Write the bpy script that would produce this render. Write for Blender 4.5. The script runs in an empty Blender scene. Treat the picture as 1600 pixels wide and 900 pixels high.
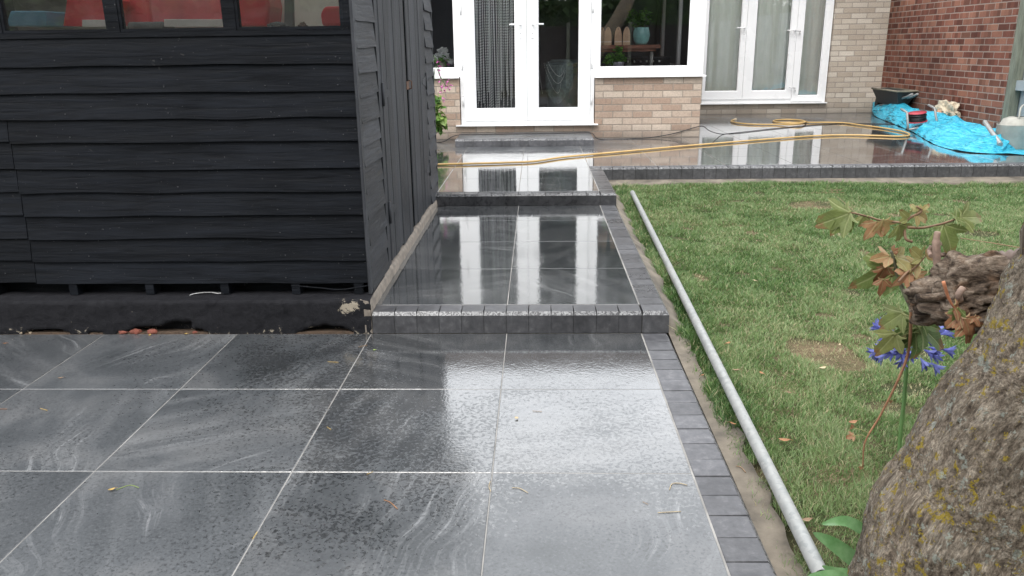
import bpy, bmesh, math, random
import numpy as np
from mathutils import Vector, Matrix, noise as mnoise

# ------------------------------------------------------------------ camera
scene = bpy.context.scene
COL = scene.collection
CAM = np.array([0.1381, -3.3142, 1.2160])
RV = np.array([0.99946459, 0.02996215, -0.0131453])
UV_ = np.array([0.0038704, 0.29067619, 0.95681365])
FV = np.array([-0.03248922, 0.95635225, -0.2904046])
FPX = 1244.52
cd = bpy.data.cameras.new('camera')
cam = bpy.data.objects.new('camera', cd)
COL.objects.link(cam)
cam.matrix_world = Matrix(((RV[0], UV_[0], -FV[0], CAM[0]), (RV[1], UV_[1], -FV[1], CAM[1]), (RV[2], UV_[2], -FV[2], CAM[2]), (0, 0, 0, 1)))
cd.sensor_width = 36
cd.lens = FPX * 36 / 1600
cd.clip_start = 0.05
cd.clip_end = 600
scene.camera = cam

# ------------------------------------------------------------------ sky, sun, exposure
w = bpy.data.worlds.new('World')
scene.world = w
w.use_nodes = True
nt = w.node_tree
for n in list(nt.nodes): nt.nodes.remove(n)
out = nt.nodes.new('ShaderNodeOutputWorld')
bg = nt.nodes.new('ShaderNodeBackground')
sky = nt.nodes.new('ShaderNodeTexSky')
sky.sky_type = 'NISHITA'
sky.sun_disc = False
sky.sun_elevation = math.radians(52)
sky.sun_rotation = math.radians(200)
sky.air_density = 1.0
sky.dust_density = 3.0
tc = nt.nodes.new('ShaderNodeTexCoord')
mp = nt.nodes.new('ShaderNodeMapping'); mp.inputs['Scale'].default_value = (1, 1, 2.6)
cn = nt.nodes.new('ShaderNodeTexNoise'); cn.inputs['Scale'].default_value = 2.2; cn.inputs['Detail'].default_value = 5
cr = nt.nodes.new('ShaderNodeValToRGB')
cr.color_ramp.elements[0].position = 0.3; cr.color_ramp.elements[0].color = (9.2, 9.45, 9.75, 1)
cr.color_ramp.elements[1].position = 0.7; cr.color_ramp.elements[1].color = (13.1, 13.3, 13.5, 1)
mx = nt.nodes.new('ShaderNodeMix'); mx.data_type = 'RGBA'; mx.inputs[0].default_value = 0.85
nt.links.new(tc.outputs['Generated'], mp.inputs[0]); nt.links.new(mp.outputs[0], cn.inputs[0])
nt.links.new(cn.outputs[0], cr.inputs[0]); nt.links.new(sky.outputs[0], mx.inputs[6]); nt.links.new(cr.outputs[0], mx.inputs[7])
nt.links.new(mx.outputs[2], bg.inputs[0]); nt.links.new(bg.outputs[0], out.inputs[0])
bg.inputs[1].default_value = 0.12
sl = bpy.data.lights.new('sun', 'SUN'); sl.energy = 0.8; sl.angle = math.radians(25); sl.color = (1, 0.97, 0.93)
so = bpy.data.objects.new('sun', sl); COL.objects.link(so)
so.rotation_euler = (math.radians(38), 0, math.radians(-20))
scene.view_settings.view_transform = 'Standard'
scene.view_settings.look = 'None'
scene.view_settings.exposure = 1.12
scene.view_settings.gamma = 1
scene.view_settings.use_curve_mapping = False

random.seed(7)
rng = np.random.default_rng(11)
U = random.uniform

def at(px, py, X=None, Y=None, Z=None):
    """point on a real plane (X=, Y= or Z= constant) seen at a pixel of the 1600 px photograph"""
    q = FV + RV * (px - 800) / FPX - UV_ * (py - 450) / FPX
    if Z is not None: t = (Z - CAM[2]) / q[2]
    elif Y is not None: t = (Y - CAM[1]) / q[1]
    else: t = (X - CAM[0]) / q[0]
    return Vector(CAM + t * q)

# ------------------------------------------------------------------ materials
def srgb(r, g, b):
    f = lambda c: (c / 255 / 12.92) if c / 255 <= 0.04045 else ((c / 255 + 0.055) / 1.055) ** 2.4
    return (f(r), f(g), f(b), 1)

class Mat:
    def __init__(s, name, base=(0.5, 0.5, 0.5), rough=0.6, metal=0.0, spec=0.5):
        s.m = bpy.data.materials.new(name); s.m.use_nodes = True
        s.t = s.m.node_tree; s.b = s.t.nodes['Principled BSDF']
        s.b.inputs['Base Color'].default_value = (*base[:3], 1)
        s.b.inputs['Roughness'].default_value = rough
        s.b.inputs['Metallic'].default_value = metal
        s.b.inputs['Specular IOR Level'].default_value = spec
    def n(s, kind, **kw):
        x = s.t.nodes.new(kind)
        for k, v in kw.items():
            if k.startswith('i_'):
                k = k[2:]
                k = int(k) if k.isdigit() else k.replace('_', ' ')
                x.inputs[k].default_value = v
            else: setattr(x, k, v)
        return x
    def l(s, a, b): s.t.links.new(a, b)
    def co(s, kind='Object', scale=(1, 1, 1), rot=(0, 0, 0), src=None):
        if src is None: src = s.n('ShaderNodeTexCoord').outputs[kind]
        m = s.n('ShaderNodeMapping'); m.inputs['Scale'].default_value = scale; m.inputs['Rotation'].default_value = rot
        s.l(src, m.inputs[0]); return m.outputs[0]
    def noise(s, scale, detail=4, rough=0.55, dist=0, co=None):
        x = s.n('ShaderNodeTexNoise'); x.inputs['Scale'].default_value = scale; x.inputs['Detail'].default_value = detail
        x.inputs['Roughness'].default_value = rough; x.inputs['Distortion'].default_value = dist
        if co is None: co = s.co()
        s.l(co, x.inputs['Vector']); return x.outputs[0]
    def ramp(s, src, stops, interp='LINEAR'):
        r = s.n('ShaderNodeValToRGB'); e = r.color_ramp; e.interpolation = interp
        while len(e.elements) > 1: e.elements.remove(e.elements[0])
        for i, (p, c) in enumerate(stops):
            if not hasattr(c, '__len__'): c = (c, c, c)
            el = e.elements[0] if i == 0 else e.elements.new(p)
            el.position = p; el.color = (*c[:3], 1)
        s.l(src, r.inputs[0]); return r.outputs[0]
    def mix(s, fac, a, b, mode='MIX'):
        x = s.n('ShaderNodeMix', data_type='RGBA', blend_type=mode)
        for i, v in ((0, fac), (6, a), (7, b)):
            if hasattr(v, 'is_linked') or hasattr(v, 'links'): s.l(v, x.inputs[i])
            elif i == 0: x.inputs[0].default_value = v
            else: x.inputs[i].default_value = (*v[:3], 1)
        return x.outputs[2]
    def math(s, op, a, b=0.0, c=0.0):
        x = s.n('ShaderNodeMath', operation=op)
        for i, v in enumerate((a, b, c)):
            if hasattr(v, 'links'): s.l(v, x.inputs[i])
            else: x.inputs[i].default_value = v
        return x.outputs[0]
    def bump(s, h, strength=0.3, dist=0.01, prev=None):
        x = s.n('ShaderNodeBump'); x.inputs['Strength'].default_value = strength; x.inputs['Distance'].default_value = dist
        s.l(h, x.inputs['Height'])
        if prev is not None: s.l(prev, x.inputs['Normal'])
        return x.outputs[0]
    def set(s, **kw):
        for k, v in kw.items():
            k = {'color': 'Base Color', 'rough': 'Roughness', 'normal': 'Normal', 'alpha': 'Alpha', 'coat': 'Coat Weight',
                 'coatrough': 'Coat Roughness', 'sub': 'Subsurface Weight', 'trans': 'Transmission Weight', 'spec': 'Specular IOR Level', 'metal': 'Metallic', 'ior': 'IOR'}[k]
            if hasattr(v, 'links'): s.l(v, s.b.inputs[k])
            else: s.b.inputs[k].default_value = v if not hasattr(v, '__len__') else (*v[:3], 1)
        return s

def simple(name, col, rough=0.6, metal=0, var=0.18, scale=14, bump=0.0, bscale=60, spec=0.5, stretch=(1, 1, 1)):
    m = Mat(name, col, rough, metal, spec)
    c = m.co(scale=stretch)
    n = m.noise(scale, 5, 0.6, co=c)
    a = tuple(x * (1 - var) for x in col[:3]); b = tuple(min(1, x * (1 + var)) for x in col[:3])
    m.set(color=m.ramp(n, [(0.3, a), (0.7, b)]), rough=m.ramp(n, [(0.3, rough * 0.85), (0.7, min(1, rough * 1.15))]))
    if bump: m.set(normal=m.bump(m.noise(bscale, 5, 0.6, co=c), bump, 0.004))
    return m.m

def tile_material():
    m = Mat('slate_tile', (0.05, 0.052, 0.057), 0.15)
    uv = m.n('ShaderNodeTexCoord').outputs['UV']
    at_ = m.n('ShaderNodeAttribute', attribute_name='tone').outputs['Fac']
    geo = m.n('ShaderNodeNewGeometry').outputs['Position']; sxyz = m.n('ShaderNodeSeparateXYZ'); m.l(geo, sxyz.inputs[0])
    pn = m.math('MULTIPLY', m.math('SUBTRACT', m.noise(2.3, 4, 0.6, 0.4, co=geo), 0.5), 1.1)
    wy = m.n('ShaderNodeMapRange', i_1=-1.75, i_2=-0.15, i_3=0.0, i_4=0.9); m.l(m.math('ADD', sxyz.outputs[1], pn), wy.inputs[0])
    wx = m.n('ShaderNodeMapRange', i_1=-1.15, i_2=-0.35, i_3=0.12, i_4=1.0); m.l(m.math('ADD', sxyz.outputs[0], pn), wx.inputs[0])
    wz = m.n('ShaderNodeMapRange', i_1=0.05, i_2=0.09); m.l(sxyz.outputs[2], wz.inputs[0])
    wfar = m.n('ShaderNodeMapRange', i_1=6.6, i_2=7.6, i_3=1.0, i_4=0.45); m.l(sxyz.outputs[1], wfar.inputs[0])
    wet = m.math('MULTIPLY', m.math('MAXIMUM', m.math('MULTIPLY', wy.outputs[0], wx.outputs[0]), wz.outputs[0]), wfar.outputs[0])
    hy = m.n('ShaderNodeMapRange', i_1=4.55, i_2=5.1); m.l(m.math('ADD', sxyz.outputs[1], m.math('MULTIPLY', pn, 0.8)), hy.inputs[0])
    hx = m.n('ShaderNodeMapRange', i_1=1.9, i_2=1.2); m.l(m.math('ADD', sxyz.outputs[0], pn), hx.inputs[0])
    wet = m.math('MULTIPLY', wet, m.math('SUBTRACT', 1.0, m.math('MULTIPLY', m.math('MULTIPLY', hx.outputs[0], hy.outputs[0]), 0.75)))
    big = m.noise(2.2, 5, 0.6, 0.5, co=uv)
    base = m.ramp(big, [(0.3, (0.021, 0.023, 0.0245)), (0.5, (0.036, 0.038, 0.040)), (0.72, (0.066, 0.066, 0.066))])
    # bundles of pale veins sweeping across some slabs
    wv = m.n('ShaderNodeTexWave', wave_type='BANDS', bands_direction='X'); m.l(m.co(src=uv, scale=(1, 0.35, 1)), wv.inputs[0])
    wv.inputs['Scale'].default_value = 2.6; wv.inputs['Distortion'].default_value = 3.2; wv.inputs['Detail'].default_value = 3; wv.inputs['Detail Scale'].default_value = 1.1; wv.inputs['Detail Roughness'].default_value = 0.62
    warp = m.n('ShaderNodeTexNoise', i_Scale=1.6, i_Detail=2.0); m.l(uv, warp.inputs[0])
    wuv = m.mix(0.28, uv, warp.outputs[1])
    streak = m.noise(1, 4, 0.6, 0.0, co=m.co(src=wuv, scale=(58, 3.2, 1)))
    msk = m.ramp(m.noise(2.2, 2, 0.5, 0.3, co=m.co(src=uv, scale=(1.7, 0.5, 1))), [(0.50, 0), (0.62, 1)])
    broad = m.ramp(wv.outputs[1], [(0.45, 0), (0.98, 1)])
    fine = m.ramp(streak, [(0.50, 0), (0.56, 0.35), (0.60, 0.1), (0.66, 1)])
    v = m.math('ADD', m.math('MULTIPLY', m.math('MULTIPLY', fine, msk), 0.45), m.math('MULTIPLY', m.math('MULTIPLY', broad, m.ramp(m.noise(1.4, 2, 0.5, 0, co=uv), [(0.45, 0), (0.65, 1)])), 0.15))
    grain = m.noise(60, 3, 0.7, co=uv)
    v = m.math('MULTIPLY', v, m.ramp(grain, [(0.3, 0.35), (0.6, 1)]))
    v = m.math('MULTIPLY', v, m.math('ADD', 1.0, m.math('MULTIPLY', wet, 0.7)))
    c = m.mix(v, base, (0.19, 0.19, 0.19))
    ton = m.ramp(at_, [(0, 0.85), (1, 1.15)])
    c = m.mix(1.0, c, ton, 'MULTIPLY')
    # drying patches: paler and rougher, in dashes
    wo = m.co(scale=(1, 1.0, 1))
    dash = m.noise(75, 3, 0.62, 0.6, co=wo)
    patch = m.noise(1.3, 3, 0.55, 0.4, co=wo)
    pd = m.math('SUBTRACT', m.math('ADD', m.math('MULTIPLY', patch, 0.55), m.math('MULTIPLY', dash, 0.9)), m.math('MULTIPLY', wet, 0.55))
    dry = m.ramp(pd, [(0.44, 0), (0.56, 1)])
    c = m.mix(m.math('MULTIPLY', dry, 0.5), c, m.mix(1.0, c, (2.1, 2.15, 2.2), 'MULTIPLY'))
    m.set(color=c, rough=m.math('ADD', m.ramp(dry, [(0, 0.07), (1, 0.32)]), m.math('MULTIPLY', m.math('SUBTRACT', 1.0, wet), 0.08)))
    c = m.mix(1.0, c, m.ramp(wet, [(0, 1.28), (0.8, 1.2), (1, 1.65)]), 'MULTIPLY'); m.set(color=c)
    m.b.inputs['Coat IOR'].default_value = 1.55
    m.set(coat=m.math('SUBTRACT', 1.0, m.math('MULTIPLY', dry, m.math('SUBTRACT', 0.75, m.math('MULTIPLY', wet, 0.5)))), coatrough=m.math('ADD', 0.015, m.math('MULTIPLY', m.math('SUBTRACT', 1.0, wet), 0.09)))
    fleck = m.noise(105, 3, 0.62, 0.6, co=wo)
    c = m.mix(m.math('MULTIPLY', m.ramp(fleck, [(0.38, 1), (0.46, 0)]), m.math('MULTIPLY', m.ramp(m.noise(1.7, 4, 0.6, 0.5, co=geo), [(0.35, 0.12), (0.62, 0.95)]), m.math('SUBTRACT', 0.8, m.math('MULTIPLY', wet, 0.5)))), c, (0.010, 0.011, 0.012))
    c = m.mix(m.math('MULTIPLY', m.ramp(fleck, [(0.56, 0), (0.66, 1)]), 0.2), c, (0.2, 0.205, 0.21)); m.set(color=c)
    rip = m.noise(95, 2, 0.5, 0.3, co=wo)
    rip2 = m.noise(9, 2, 0.5, 0, co=wo); rip3 = m.noise(34, 3, 0.6, 0.4, co=wo)
    b = m.bump(rip, 0.16, 0.0012)
    nb = m.t.nodes[-1] if False else None
    bn = [x for x in m.t.nodes if x.type == 'BUMP'][-1]
    m.l(m.math('ADD', m.math('MULTIPLY', m.math('SUBTRACT', 1.0, wet), 0.28), 0.05), bn.inputs['Strength'])
    b = m.bump(rip2, 0.05, 0.004, b); b = m.bump(rip3, 0.085, 0.0018, b)
    b = m.bump(v, 0.12, 0.001, b)
    m.set(normal=b, spec=0.8); m.l(b, m.b.inputs['Coat Normal'])
    return m.m

def sett_material(name, chamfer=False):
    m = Mat(name, (0.1, 0.1, 0.105), 0.5)
    at_ = m.n('ShaderNodeAttribute', attribute_name='tone').outputs['Fac']
    wet = m.n('ShaderNodeAttribute', attribute_name='wet').outputs['Fac']
    o = m.co()
    n = m.noise(30, 6, 0.7, co=o); n2 = m.noise(5, 3, 0.6, co=o)
    if chamfer:
        n3 = m.noise(75, 4, 0.6, 1.2, co=o)
        c = m.ramp(n3, [(0.44, (0.03, 0.03, 0.033)), (0.52, (0.17, 0.17, 0.173)), (0.7, (0.27, 0.27, 0.27))])
    else:
        c = m.ramp(n, [(0.3, (0.052, 0.053, 0.058)), (0.55, (0.088, 0.088, 0.094)), (0.75, (0.15, 0.15, 0.155))])
        c = m.mix(m.ramp(n2, [(0.5, 0), (0.72, 0.55)]), c, (0.025, 0.025, 0.028))
        c = m.mix(1.0, c, m.ramp(wet, [(0, 1.35), (1, 0.62)]), 'MULTIPLY')
    c = m.mix(1.0, c, m.ramp(at_, [(0, 0.86), (1, 1.16)]), 'MULTIPLY')
    # wet dark staining low down on the riser faces
    rgh = m.math('ADD', m.ramp(wet, [(0, 0.55), (1, 0.16)]), m.math('MULTIPLY', n, 0.22))
    m.set(color=c, rough=rgh)
    m.set(normal=m.bump(n, 0.35, 0.003))
    return m.m

def brick_material(name, axis, c_lo, c_mid, c_hi, mortar, L=0.225, H=0.075, striped=False, dirt=0.3, basez=0.185):
    m = Mat(name, c_mid, 0.85, spec=0.25)
    geo = m.n('ShaderNodeNewGeometry').outputs['Position']
    sp = m.n('ShaderNodeSeparateXYZ')
    wob = m.noise(9, 3, 0.5, co=geo)
    m.l(geo, sp.inputs[0])
    u0 = sp.outputs[0 if axis == 'x' else 1]
    u0 = m.math('ADD', u0, m.math('MULTIPLY', m.math('SUBTRACT', wob, 0.5), 0.006))
    zz = m.math('ADD', sp.outputs[2], m.math('MULTIPLY', m.math('SUBTRACT', m.noise(11, 3, 0.5, co=geo), 0.5), 0.005))
    zr = m.math('DIVIDE', m.math('SUBTRACT', zz, basez - 1.5), H)
    row = m.math('FLOOR', zr)
    fz = m.math('FRACT', zr)
    rn = m.n('ShaderNodeTexWhiteNoise', noise_dimensions='1D'); m.l(row, rn.inputs['W'])
    off = m.math('ADD', m.math('MULTIPLY', m.math('FLOORED_MODULO', row, 2.0), 0.5), m.math('MULTIPLY', rn.outputs[0], 0.12))
    ur = m.math('ADD', m.math('DIVIDE', u0, L), off)
    cell = m.math('FLOOR', ur); fu = m.math('FRACT', ur)
    cb = m.n('ShaderNodeCombineXYZ'); m.l(cell, cb.inputs[0]); m.l(row, cb.inputs[1])
    wn = m.n('ShaderNodeTexWhiteNoise', noise_dimensions='3D'); m.l(cb.outputs[0], wn.inputs[0])
    rnd = wn.outputs[0]
    ju, jz = 0.010 / L / 2, 0.010 / H / 2
    du = m.math('MINIMUM', fu, m.math('SUBTRACT', 1.0, fu)); dz = m.math('MINIMUM', fz, m.math('SUBTRACT', 1.0, fz))
    a = m.n('ShaderNodeMapRange', i_1=ju * 0.75, i_2=ju * 1.5); m.l(du, a.inputs[0])
    b = m.n('ShaderNodeMapRange', i_1=jz * 0.75, i_2=jz * 1.5); m.l(dz, b.inputs[0])
    face = m.math('MULTIPLY', a.outputs[0], b.outputs[0])
    col = m.ramp(rnd, [(0.0, c_lo), (0.45, c_mid), (1.0, c_hi)])
    if striped:
        # rustic wire-cut bricks with darker vertical bands
        sx = m.math('FLOOR', m.math('MULTIPLY', ur, 3.0))
        cb2 = m.n('ShaderNodeCombineXYZ'); m.l(sx, cb2.inputs[0]); m.l(row, cb2.inputs[1])
        wn2 = m.n('ShaderNodeTexWhiteNoise', noise_dimensions='3D'); m.l(cb2.outputs[0], wn2.inputs[0])
        col = m.mix(m.ramp(wn2.outputs[0], [(0.35, 0), (0.9, 0.6)]), col, tuple(x * 0.42 for x in c_lo[:3]))
    sp2 = m.noise(70, 4, 0.7, co=geo)
    col = m.mix(1.0, col, m.ramp(sp2, [(0.3, 0.8), (0.7, 1.15)]), 'MULTIPLY')
    col = m.mix(m.ramp(m.noise(240, 2, 0.5, co=geo), [(0.68, 0), (0.74, 0.6)]), col, (0.08, 0.06, 0.05))
    big = m.noise(1.1, 4, 0.6, co=geo)
    full = m.mix(face, m.mix(1.0, mortar, m.ramp(sp2, [(0.3, 0.8), (0.7, 1.15)]), 'MULTIPLY'), col)
    full = m.mix(1.0, full, m.ramp(big, [(0.35, 1 - dirt), (0.65, 1.06)]), 'MULTIPLY')
    # splash dirt along the damp foot of the wall
    dm = m.n('ShaderNodeMapRange', i_1=basez + 0.16, i_2=basez, i_3=0.0, i_4=0.55)
    m.l(m.math('ADD', sp.outputs[2], m.math('MULTIPLY', m.math('SUBTRACT', big, 0.5), 0.25)), dm.inputs[0])
    full = m.mix(dm.outputs[0], full, (0.13, 0.115, 0.10))
    m.set(color=full, normal=m.bump(m.math('ADD', face, m.math('MULTIPLY', sp2, 0.25)), 0.55, 0.006))
    return m.m

def wood_paint_material(name, col, axis='x', rough=0.55, wear=0.0):
    m = Mat(name, col, rough, spec=0.3 if col[0] > 0.02 else 0.13)
    sc = {'x': (3, 45, 45), 'y': (45, 3, 45), 'z': (45, 45, 3)}[axis]
    g = m.noise(1.0, 6, 0.65, 0.7, co=m.co(scale=sc))
    big = m.noise(3, 4, 0.6)
    tone = m.n('ShaderNodeAttribute', attribute_name='tone').outputs['Fac']
    c = m.ramp(big, [(0.3, tuple(x * 0.75 for x in col[:3])), (0.7, tuple(x * 1.25 for x in col[:3]))])
    c = m.mix(1.0, c, m.ramp(g, [(0.3, 0.5), (0.7, 1.45)]), 'MULTIPLY')
    c = m.mix(1.0, c, m.ramp(tone, [(0, 0.78), (1, 1.3)]), 'MULTIPLY')
    spk = m.noise(150, 2, 0.6, co=m.co(scale=(1, 1, 1)))
    c = m.mix(m.ramp(spk, [(0.735, 0), (0.77, 0.5)]), c, (0.33, 0.33, 0.33))
    if wear:
        wn = m.noise(14, 6, 0.75, 0.6)
        c = m.mix(m.ramp(wn, [(0.66, 0), (0.70, wear)]), c, (0.30, 0.29, 0.27))
    m.set(color=c, rough=m.ramp(g, [(0.3, rough - 0.1), (0.7, rough + 0.15)]), normal=m.bump(g, 0.7, 0.005, m.bump(m.noise(4, 3, 0.5, co=m.co(scale={'x': (0.5, 3, 3), 'y': (3, 0.5, 3), 'z': (3, 3, 0.5)}[axis])), 0.5, 0.02)))
    return m.m

def glass_material(name, tint=(1, 1, 1), dirt=0.0, spec=1.0):
    m = Mat(name)
    t = m.t
    t.nodes.remove(m.b)
    o = [x for x in t.nodes if x.type == 'OUTPUT_MATERIAL'][0]
    tr = m.n('ShaderNodeBsdfTransparent'); tr.inputs[0].default_value = (*tint, 1)
    gl = m.n('ShaderNodeBsdfGlossy'); gl.inputs['Roughness'].default_value = 0.0
    gl.inputs[0].default_value = (spec, spec, spec, 1)
    fr = m.n('ShaderNodeFresnel'); fr.inputs[0].default_value = 1.52
    # two surfaces reflect
    f2 = m.math('MULTIPLY', fr.outputs[0], 1.9)
    f2 = m.math('MINIMUM', f2, 1.0)
    mxs = m.n('ShaderNodeMixShader'); m.l(f2, mxs.inputs[0]); m.l(tr.outputs[0], mxs.inputs[1]); m.l(gl.outputs[0], mxs.inputs[2])
    last = mxs.outputs[0]
    if dirt:
        df = m.n('ShaderNodeBsdfDiffuse'); df.inputs[0].default_value = (0.5, 0.5, 0.47, 1)
        d = m.ramp(m.noise(6, 6, 0.75, 0.8), [(0.35, dirt * 0.25), (0.7, dirt)])
        ms = m.n('ShaderNodeMixShader'); m.l(d, ms.inputs[0]); m.l(last, ms.inputs[1]); m.l(df.outputs[0], ms.inputs[2]); last = ms.outputs[0]
    m.l(last, o.inputs[0])
    return m.m

def leaf_material(name, cols, rough=0.45, trans=0.25, veins=False):
    m = Mat(name, cols[0], rough)
    tone = m.n('ShaderNodeAttribute', attribute_name='tone').outputs['Fac']
    k = len(cols)
    c = m.ramp(tone, [(i / max(1, k - 1), cols[i]) for i in range(k)])
    c = m.mix(1.0, c, m.ramp(m.noise(40, 4, 0.6), [(0.3, 0.75), (0.7, 1.2)]), 'MULTIPLY')
    if veins:
        sp = m.n('ShaderNodeSeparateXYZ'); m.l(m.n('ShaderNodeTexCoord').outputs['UV'], sp.inputs[0])
        r_ = m.math('SQRT', m.math('ADD', m.math('MULTIPLY', sp.outputs[0], sp.outputs[0]), m.math('MULTIPLY', sp.outputs[1], sp.outputs[1])))
        an = m.math('ABSOLUTE', m.math('ARCTAN2', sp.outputs[1], sp.outputs[0]))
        d_ = m.math('MINIMUM', an, m.math('MINIMUM', m.math('ABSOLUTE', m.math('SUBTRACT', an, 1.05)), m.math('ABSOLUTE', m.math('SUBTRACT', an, 2.0))))
        dd = m.math('MULTIPLY', d_, r_)
        side = m.math('ABSOLUTE', m.math('SINE', m.math('MULTIPLY', m.math('SUBTRACT', r_, m.math('MULTIPLY', dd, 0.9)), 30.0)))
        vm = m.math('MAXIMUM', m.ramp(dd, [(0.012, 1), (0.03, 0)]), m.math('MULTIPLY', m.ramp(side, [(0.0, 1), (0.22, 0)]), 0.45))
        c = m.mix(m.math('MULTIPLY', vm, 0.45), c, (0.40, 0.42, 0.20))
        eb = m.math('ADD', r_, m.math('MULTIPLY', m.math('SUBTRACT', m.noise(55, 4, 0.7), 0.5), 1.1))
        c = m.mix(m.ramp(eb, [(0.78, 0), (0.95, 0.85)]), c, (0.22, 0.11, 0.05))
        m.set(normal=m.bump(vm, 0.5, 0.002))
    m.set(color=c)
    t = m.t; o = [x for x in t.nodes if x.type == 'OUTPUT_MATERIAL'][0]
    tl = m.n('ShaderNodeBsdfTranslucent'); m.l(c, tl.inputs[0])
    ms = m.n('ShaderNodeMixShader'); ms.inputs[0].default_value = trans
    m.l(m.b.outputs[0], ms.inputs[1]); m.l(tl.outputs[0], ms.inputs[2]); m.l(ms.outputs[0], o.inputs[0])
    return m.m

M = {}
M['tile'] = tile_material()
M['grout'] = simple('pale_grout', (0.25, 0.24, 0.225), 0.75, var=0.45, scale=7, bump=0.2)
M['sett'] = sett_material('grey_sett')
M['sett_edge'] = sett_material('sett_worn_edge', True)
M['haunch'] = simple('concrete_haunching', (0.15, 0.128, 0.10), 0.95, var=0.5, scale=7, bump=1.0, bscale=35)
M['plinth_dark'] = None
M['house_brick'] = brick_material('buff_brick', 'x', (0.35, 0.25, 0.19), (0.42, 0.32, 0.25), (0.53, 0.44, 0.36), (0.30, 0.255, 0.21), dirt=0.12)
M['rear_brick'] = brick_material('pale_buff_brick', 'x', (0.42, 0.355, 0.285), (0.48, 0.415, 0.34), (0.60, 0.54, 0.46), (0.34, 0.30, 0.26), dirt=0.12)
M['side_brick'] = brick_material('buff_brick_side', 'y', (0.34, 0.215, 0.15), (0.43, 0.295, 0.215), (0.58, 0.45, 0.35), (0.30, 0.26, 0.22), dirt=0.15)
M['red_brick'] = brick_material('red_rustic_brick', 'y', (0.16, 0.058, 0.040), (0.225, 0.085, 0.058), (0.32, 0.15, 0.10), (0.33, 0.26, 0.22), striped=True, dirt=0.3)
M['shed_x'] = wood_paint_material('black_shed_paint', (0.0065, 0.0078, 0.0105), 'x', 0.62, 0.12)
M['shed_y'] = wood_paint_material('weathered_black_paint_side', (0.036, 0.038, 0.043), 'y', 0.55, 0.12)
M['shed_z'] = wood_paint_material('weathered_black_paint_upright', (0.034, 0.036, 0.041), 'z', 0.55, 0.2)
M['upvc'] = simple('white_upvc', (0.86, 0.86, 0.86), 0.28, var=0.02, scale=3)
M['upvc_seal'] = simple('grey_gasket', (0.06, 0.06, 0.065), 0.6)
M['glass'] = glass_material('clear_glass')
M['shed_glass'] = glass_material('dusty_shed_glass', dirt=0.06)
M['chrome'] = simple('brushed_steel', (0.6, 0.6, 0.6), 0.3, 1.0, var=0.05)
M['galv'] = None
M['dark'] = simple('dark_interior', (0.035, 0.036, 0.04), 0.7)
M['soil'] = simple('dry_soil_and_thatch', (0.17, 0.14, 0.075), 0.95, var=0.45, scale=18, bump=0.8, bscale=90)

def galv_material():
    m = Mat('galvanised_steel', (0.5, 0.51, 0.5), 0.42, 0.75)
    v = m.n('ShaderNodeTexVoronoi', feature='F1'); v.inputs['Scale'].default_value = 70; m.l(m.co(), v.inputs[0])
    n = m.noise(10, 5, 0.6)
    c = m.ramp(v.outputs['Color'], [(0.2, (0.28, 0.29, 0.285)), (0.8, (0.36, 0.365, 0.355))])
    c = m.mix(m.ramp(n, [(0.45, 0), (0.7, 0.5)]), c, (0.27, 0.265, 0.25))
    m.set(color=c, rough=m.ramp(n, [(0.3, 0.45), (0.7, 0.7)]), metal=m.ramp(n, [(0.4, 0.45), (0.7, 0.1)]), normal=m.bump(m.noise(60, 4, 0.6), 0.15, 0.002))
    return m.m
M['galv'] = galv_material()

def plinth_material():
    m = Mat('black_painted_concrete', (0.02, 0.02, 0.023), 0.8, spec=0.2)
    geo = m.n('ShaderNodeNewGeometry').outputs['Position']
    n = m.noise(26, 7, 0.75, 0.4, co=geo)
    sp = m.n('ShaderNodeSeparateXYZ'); m.l(geo, sp.inputs[0])
    low = m.n('ShaderNodeMapRange', i_1=0.07, i_2=-0.005, i_3=0.0, i_4=0.16); m.l(sp.outputs[2], low.inputs[0])
    # bare spot where the paint has flaked near the corner
    d = m.n('ShaderNodeVectorMath', operation='DISTANCE'); d.inputs[1].default_value = (-0.725, 0.0, 0.115)
    sc = m.n('ShaderNodeVectorMath', operation='MULTIPLY'); sc.inputs[1].default_value = (0.75, 1, 1.25); m.l(geo, sc.inputs[0])
    d.inputs[1].default_value = (-0.70 * 0.75, 0.0, 0.122 * 1.25); m.l(sc.outputs[0], d.inputs[0])
    spot = m.n('ShaderNodeMapRange', i_1=0.075, i_2=0.0, i_3=0.0, i_4=0.33); m.l(d.outputs['Value'], spot.inputs[0])
    k = m.math('ADD', m.math('ADD', n, low.outputs[0]), spot.outputs[0])
    c = m.mix(m.ramp(k, [(0.70, 0), (0.735, 1)]), m.ramp(n, [(0.3, (0.006, 0.006, 0.008)), (0.7, (0.018, 0.018, 0.021))]), (0.32, 0.28, 0.22))
    m.set(color=c, normal=m.bump(n, 0.8, 0.008))
    return m.m
M['plinth_dark'] = plinth_material()

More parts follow.
